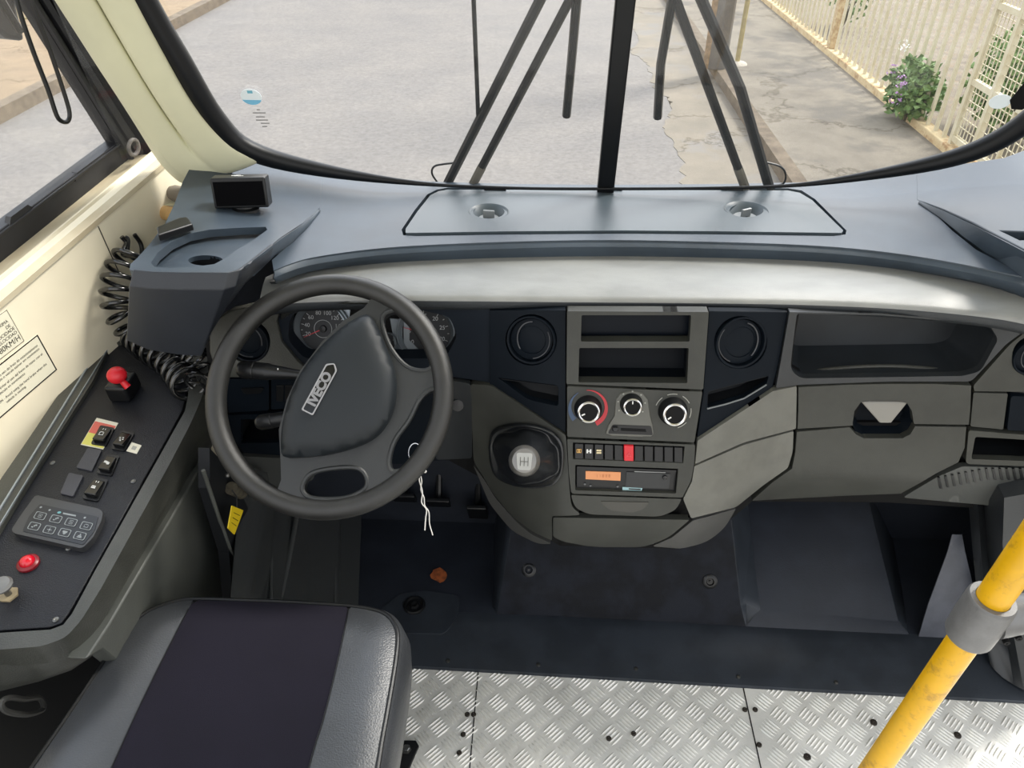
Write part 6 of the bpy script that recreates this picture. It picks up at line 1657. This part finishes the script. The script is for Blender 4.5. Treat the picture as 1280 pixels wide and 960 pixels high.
# piping and boxing
OUT = [p + V((0, 0, .0)) for p in SW0]
cS = V((-.36, .45, .5))
MB().tube(OUT, .0036, 8).link('piping', BLK, st_)
def outw(i, k, dz):
    a, b = OUT[max(0, i - 1)], OUT[min(len(OUT) - 1, i + 1)]; t_ = (b - a).normalized(); n_ = V((-t_.y, t_.x, 0)); 
    if n_.dot(OUT[i] - cS) < 0: n_ = -n_
    if n_.x < -.3: k *= .15
    return OUT[i] + n_ * k + V((0, 0, dz))
idx = range(len(OUT))
strip('boxing', [[outw(i, .000, 0) for i in idx], [outw(i, .010, -.012) for i in idx], [outw(i, .016, -.04) for i in idx], [outw(i, .014, -.09) for i in idx], [outw(i, .0, -.115) for i in idx]], LEATH, st_, .003)
for L in (fl_, frr):
    MB().tube([smap(p.x, p.y) + V((0, 0, .0004)) for p in L if p.y > 757], .0012, 6).link('seam', BLK, st_)
MB().box((-.38, .42, .36), (.36, .5, .06)).link('seat_pan', BLK, st_, bevel=.01)
MB().box((-.38, .42, .17), (.26, .34, .34)).link('pedestal', BLK, st_, bevel=.01)
# foot bracket of the seat with bolt
q = [aZ(x, y, .004) for x, y in [(480, 1000), (495, 927), (520, 927), (524, 934), (512, 962), (505, 1000)]]
t2 = MB().prism(q, V((0, 0, .006))).link('floor_bracket', BLK, st_, bevel=.0015)
c = aZ(508, 937, .011); b_ = MB().lathe(c, (0, 0, 1), [(.010, 0), (.010, .002), (.0075, .002), (.0075, .007), (.006, .008), (.0004, .008)], 6, cap=False).link('bolt', STEEL, t2, smooth=False)
# ------------------------------------------------------------------ light
w = bpy.data.worlds.new('World'); SC.world = w; w.use_nodes = True; nt = w.node_tree
bg = nt.nodes['Background']; tc = nt.nodes.new('ShaderNodeTexCoord'); sx = nt.nodes.new('ShaderNodeSeparateXYZ'); r = nt.nodes.new('ShaderNodeValToRGB')
nt.links.new(tc.outputs['Generated'], sx.inputs[0]); nt.links.new(sx.outputs['Z'], r.inputs[0])
e = r.color_ramp.elements; e[0].position = 0.0; e[0].color = (.80, .80, .77, 1); e[1].position = 1.0; e[1].color = (.60, .72, .92, 1)
m1 = e.new(.30); m1.color = (.92, .95, 1.0, 1); m2 = e.new(.55); m2.color = (.74, .84, 1.0, 1)
n = nt.nodes.new('ShaderNodeTexNoise'); n.inputs['Scale'].default_value = 2.6; n.inputs['Detail'].default_value = 5
r2 = nt.nodes.new('ShaderNodeValToRGB'); r2.color_ramp.elements[0].position = .45; r2.color_ramp.elements[1].position = .62
nt.links.new(tc.outputs['Generated'], n.inputs[0]); nt.links.new(n.outputs['Fac'], r2.inputs[0])
mx = nt.nodes.new('ShaderNodeMix'); mx.data_type = 'RGBA'; nt.links.new(r2.outputs[0], mx.inputs[0]); nt.links.new(r.outputs[0], mx.inputs[6]); mx.inputs[7].default_value = (1.35, 1.3, 1.22, 1)
dt = nt.nodes.new('ShaderNodeVectorMath'); dt.operation = 'DOT_PRODUCT'; dt.inputs[1].default_value = V((.10, .80, .60)).normalized()
nt.links.new(tc.outputs['Generated'], dt.inputs[0])
mxm = nt.nodes.new('ShaderNodeMath'); mxm.operation = 'MAXIMUM'; mxm.inputs[1].default_value = 0; nt.links.new(dt.outputs['Value'], mxm.inputs[0])
pw = nt.nodes.new('ShaderNodeMath'); pw.operation = 'POWER'; pw.inputs[1].default_value = 5; nt.links.new(mxm.outputs[0], pw.inputs[0])
ml = nt.nodes.new('ShaderNodeMath'); ml.operation = 'MULTIPLY_ADD'; ml.inputs[1].default_value = 1.6; ml.inputs[2].default_value = 1.0; nt.links.new(pw.outputs[0], ml.inputs[0])
sc_ = nt.nodes.new('ShaderNodeVectorMath'); sc_.operation = 'SCALE'; nt.links.new(mx.outputs[2], sc_.inputs[0]); nt.links.new(ml.outputs[0], sc_.inputs['Scale'])
nt.links.new(sc_.outputs[0], bg.inputs[0]); bg.inputs[1].default_value = 1.3
sd = bpy.data.lights.new('sun', 'SUN'); sd.energy = 3.8; sd.angle = math.radians(16); sd.color = (1, .95, .86)
so = bpy.data.objects.new('sun', sd); COL.objects.link(so); so.rotation_euler = V((.60, .42, .80)).to_track_quat('Z', 'Y').to_euler()
SC.view_settings.view_transform = 'Standard'; SC.view_settings.look = 'None'; SC.view_settings.gamma = 1; SC.view_settings.use_curve_mapping = False
SC.view_settings.exposure = 0.36
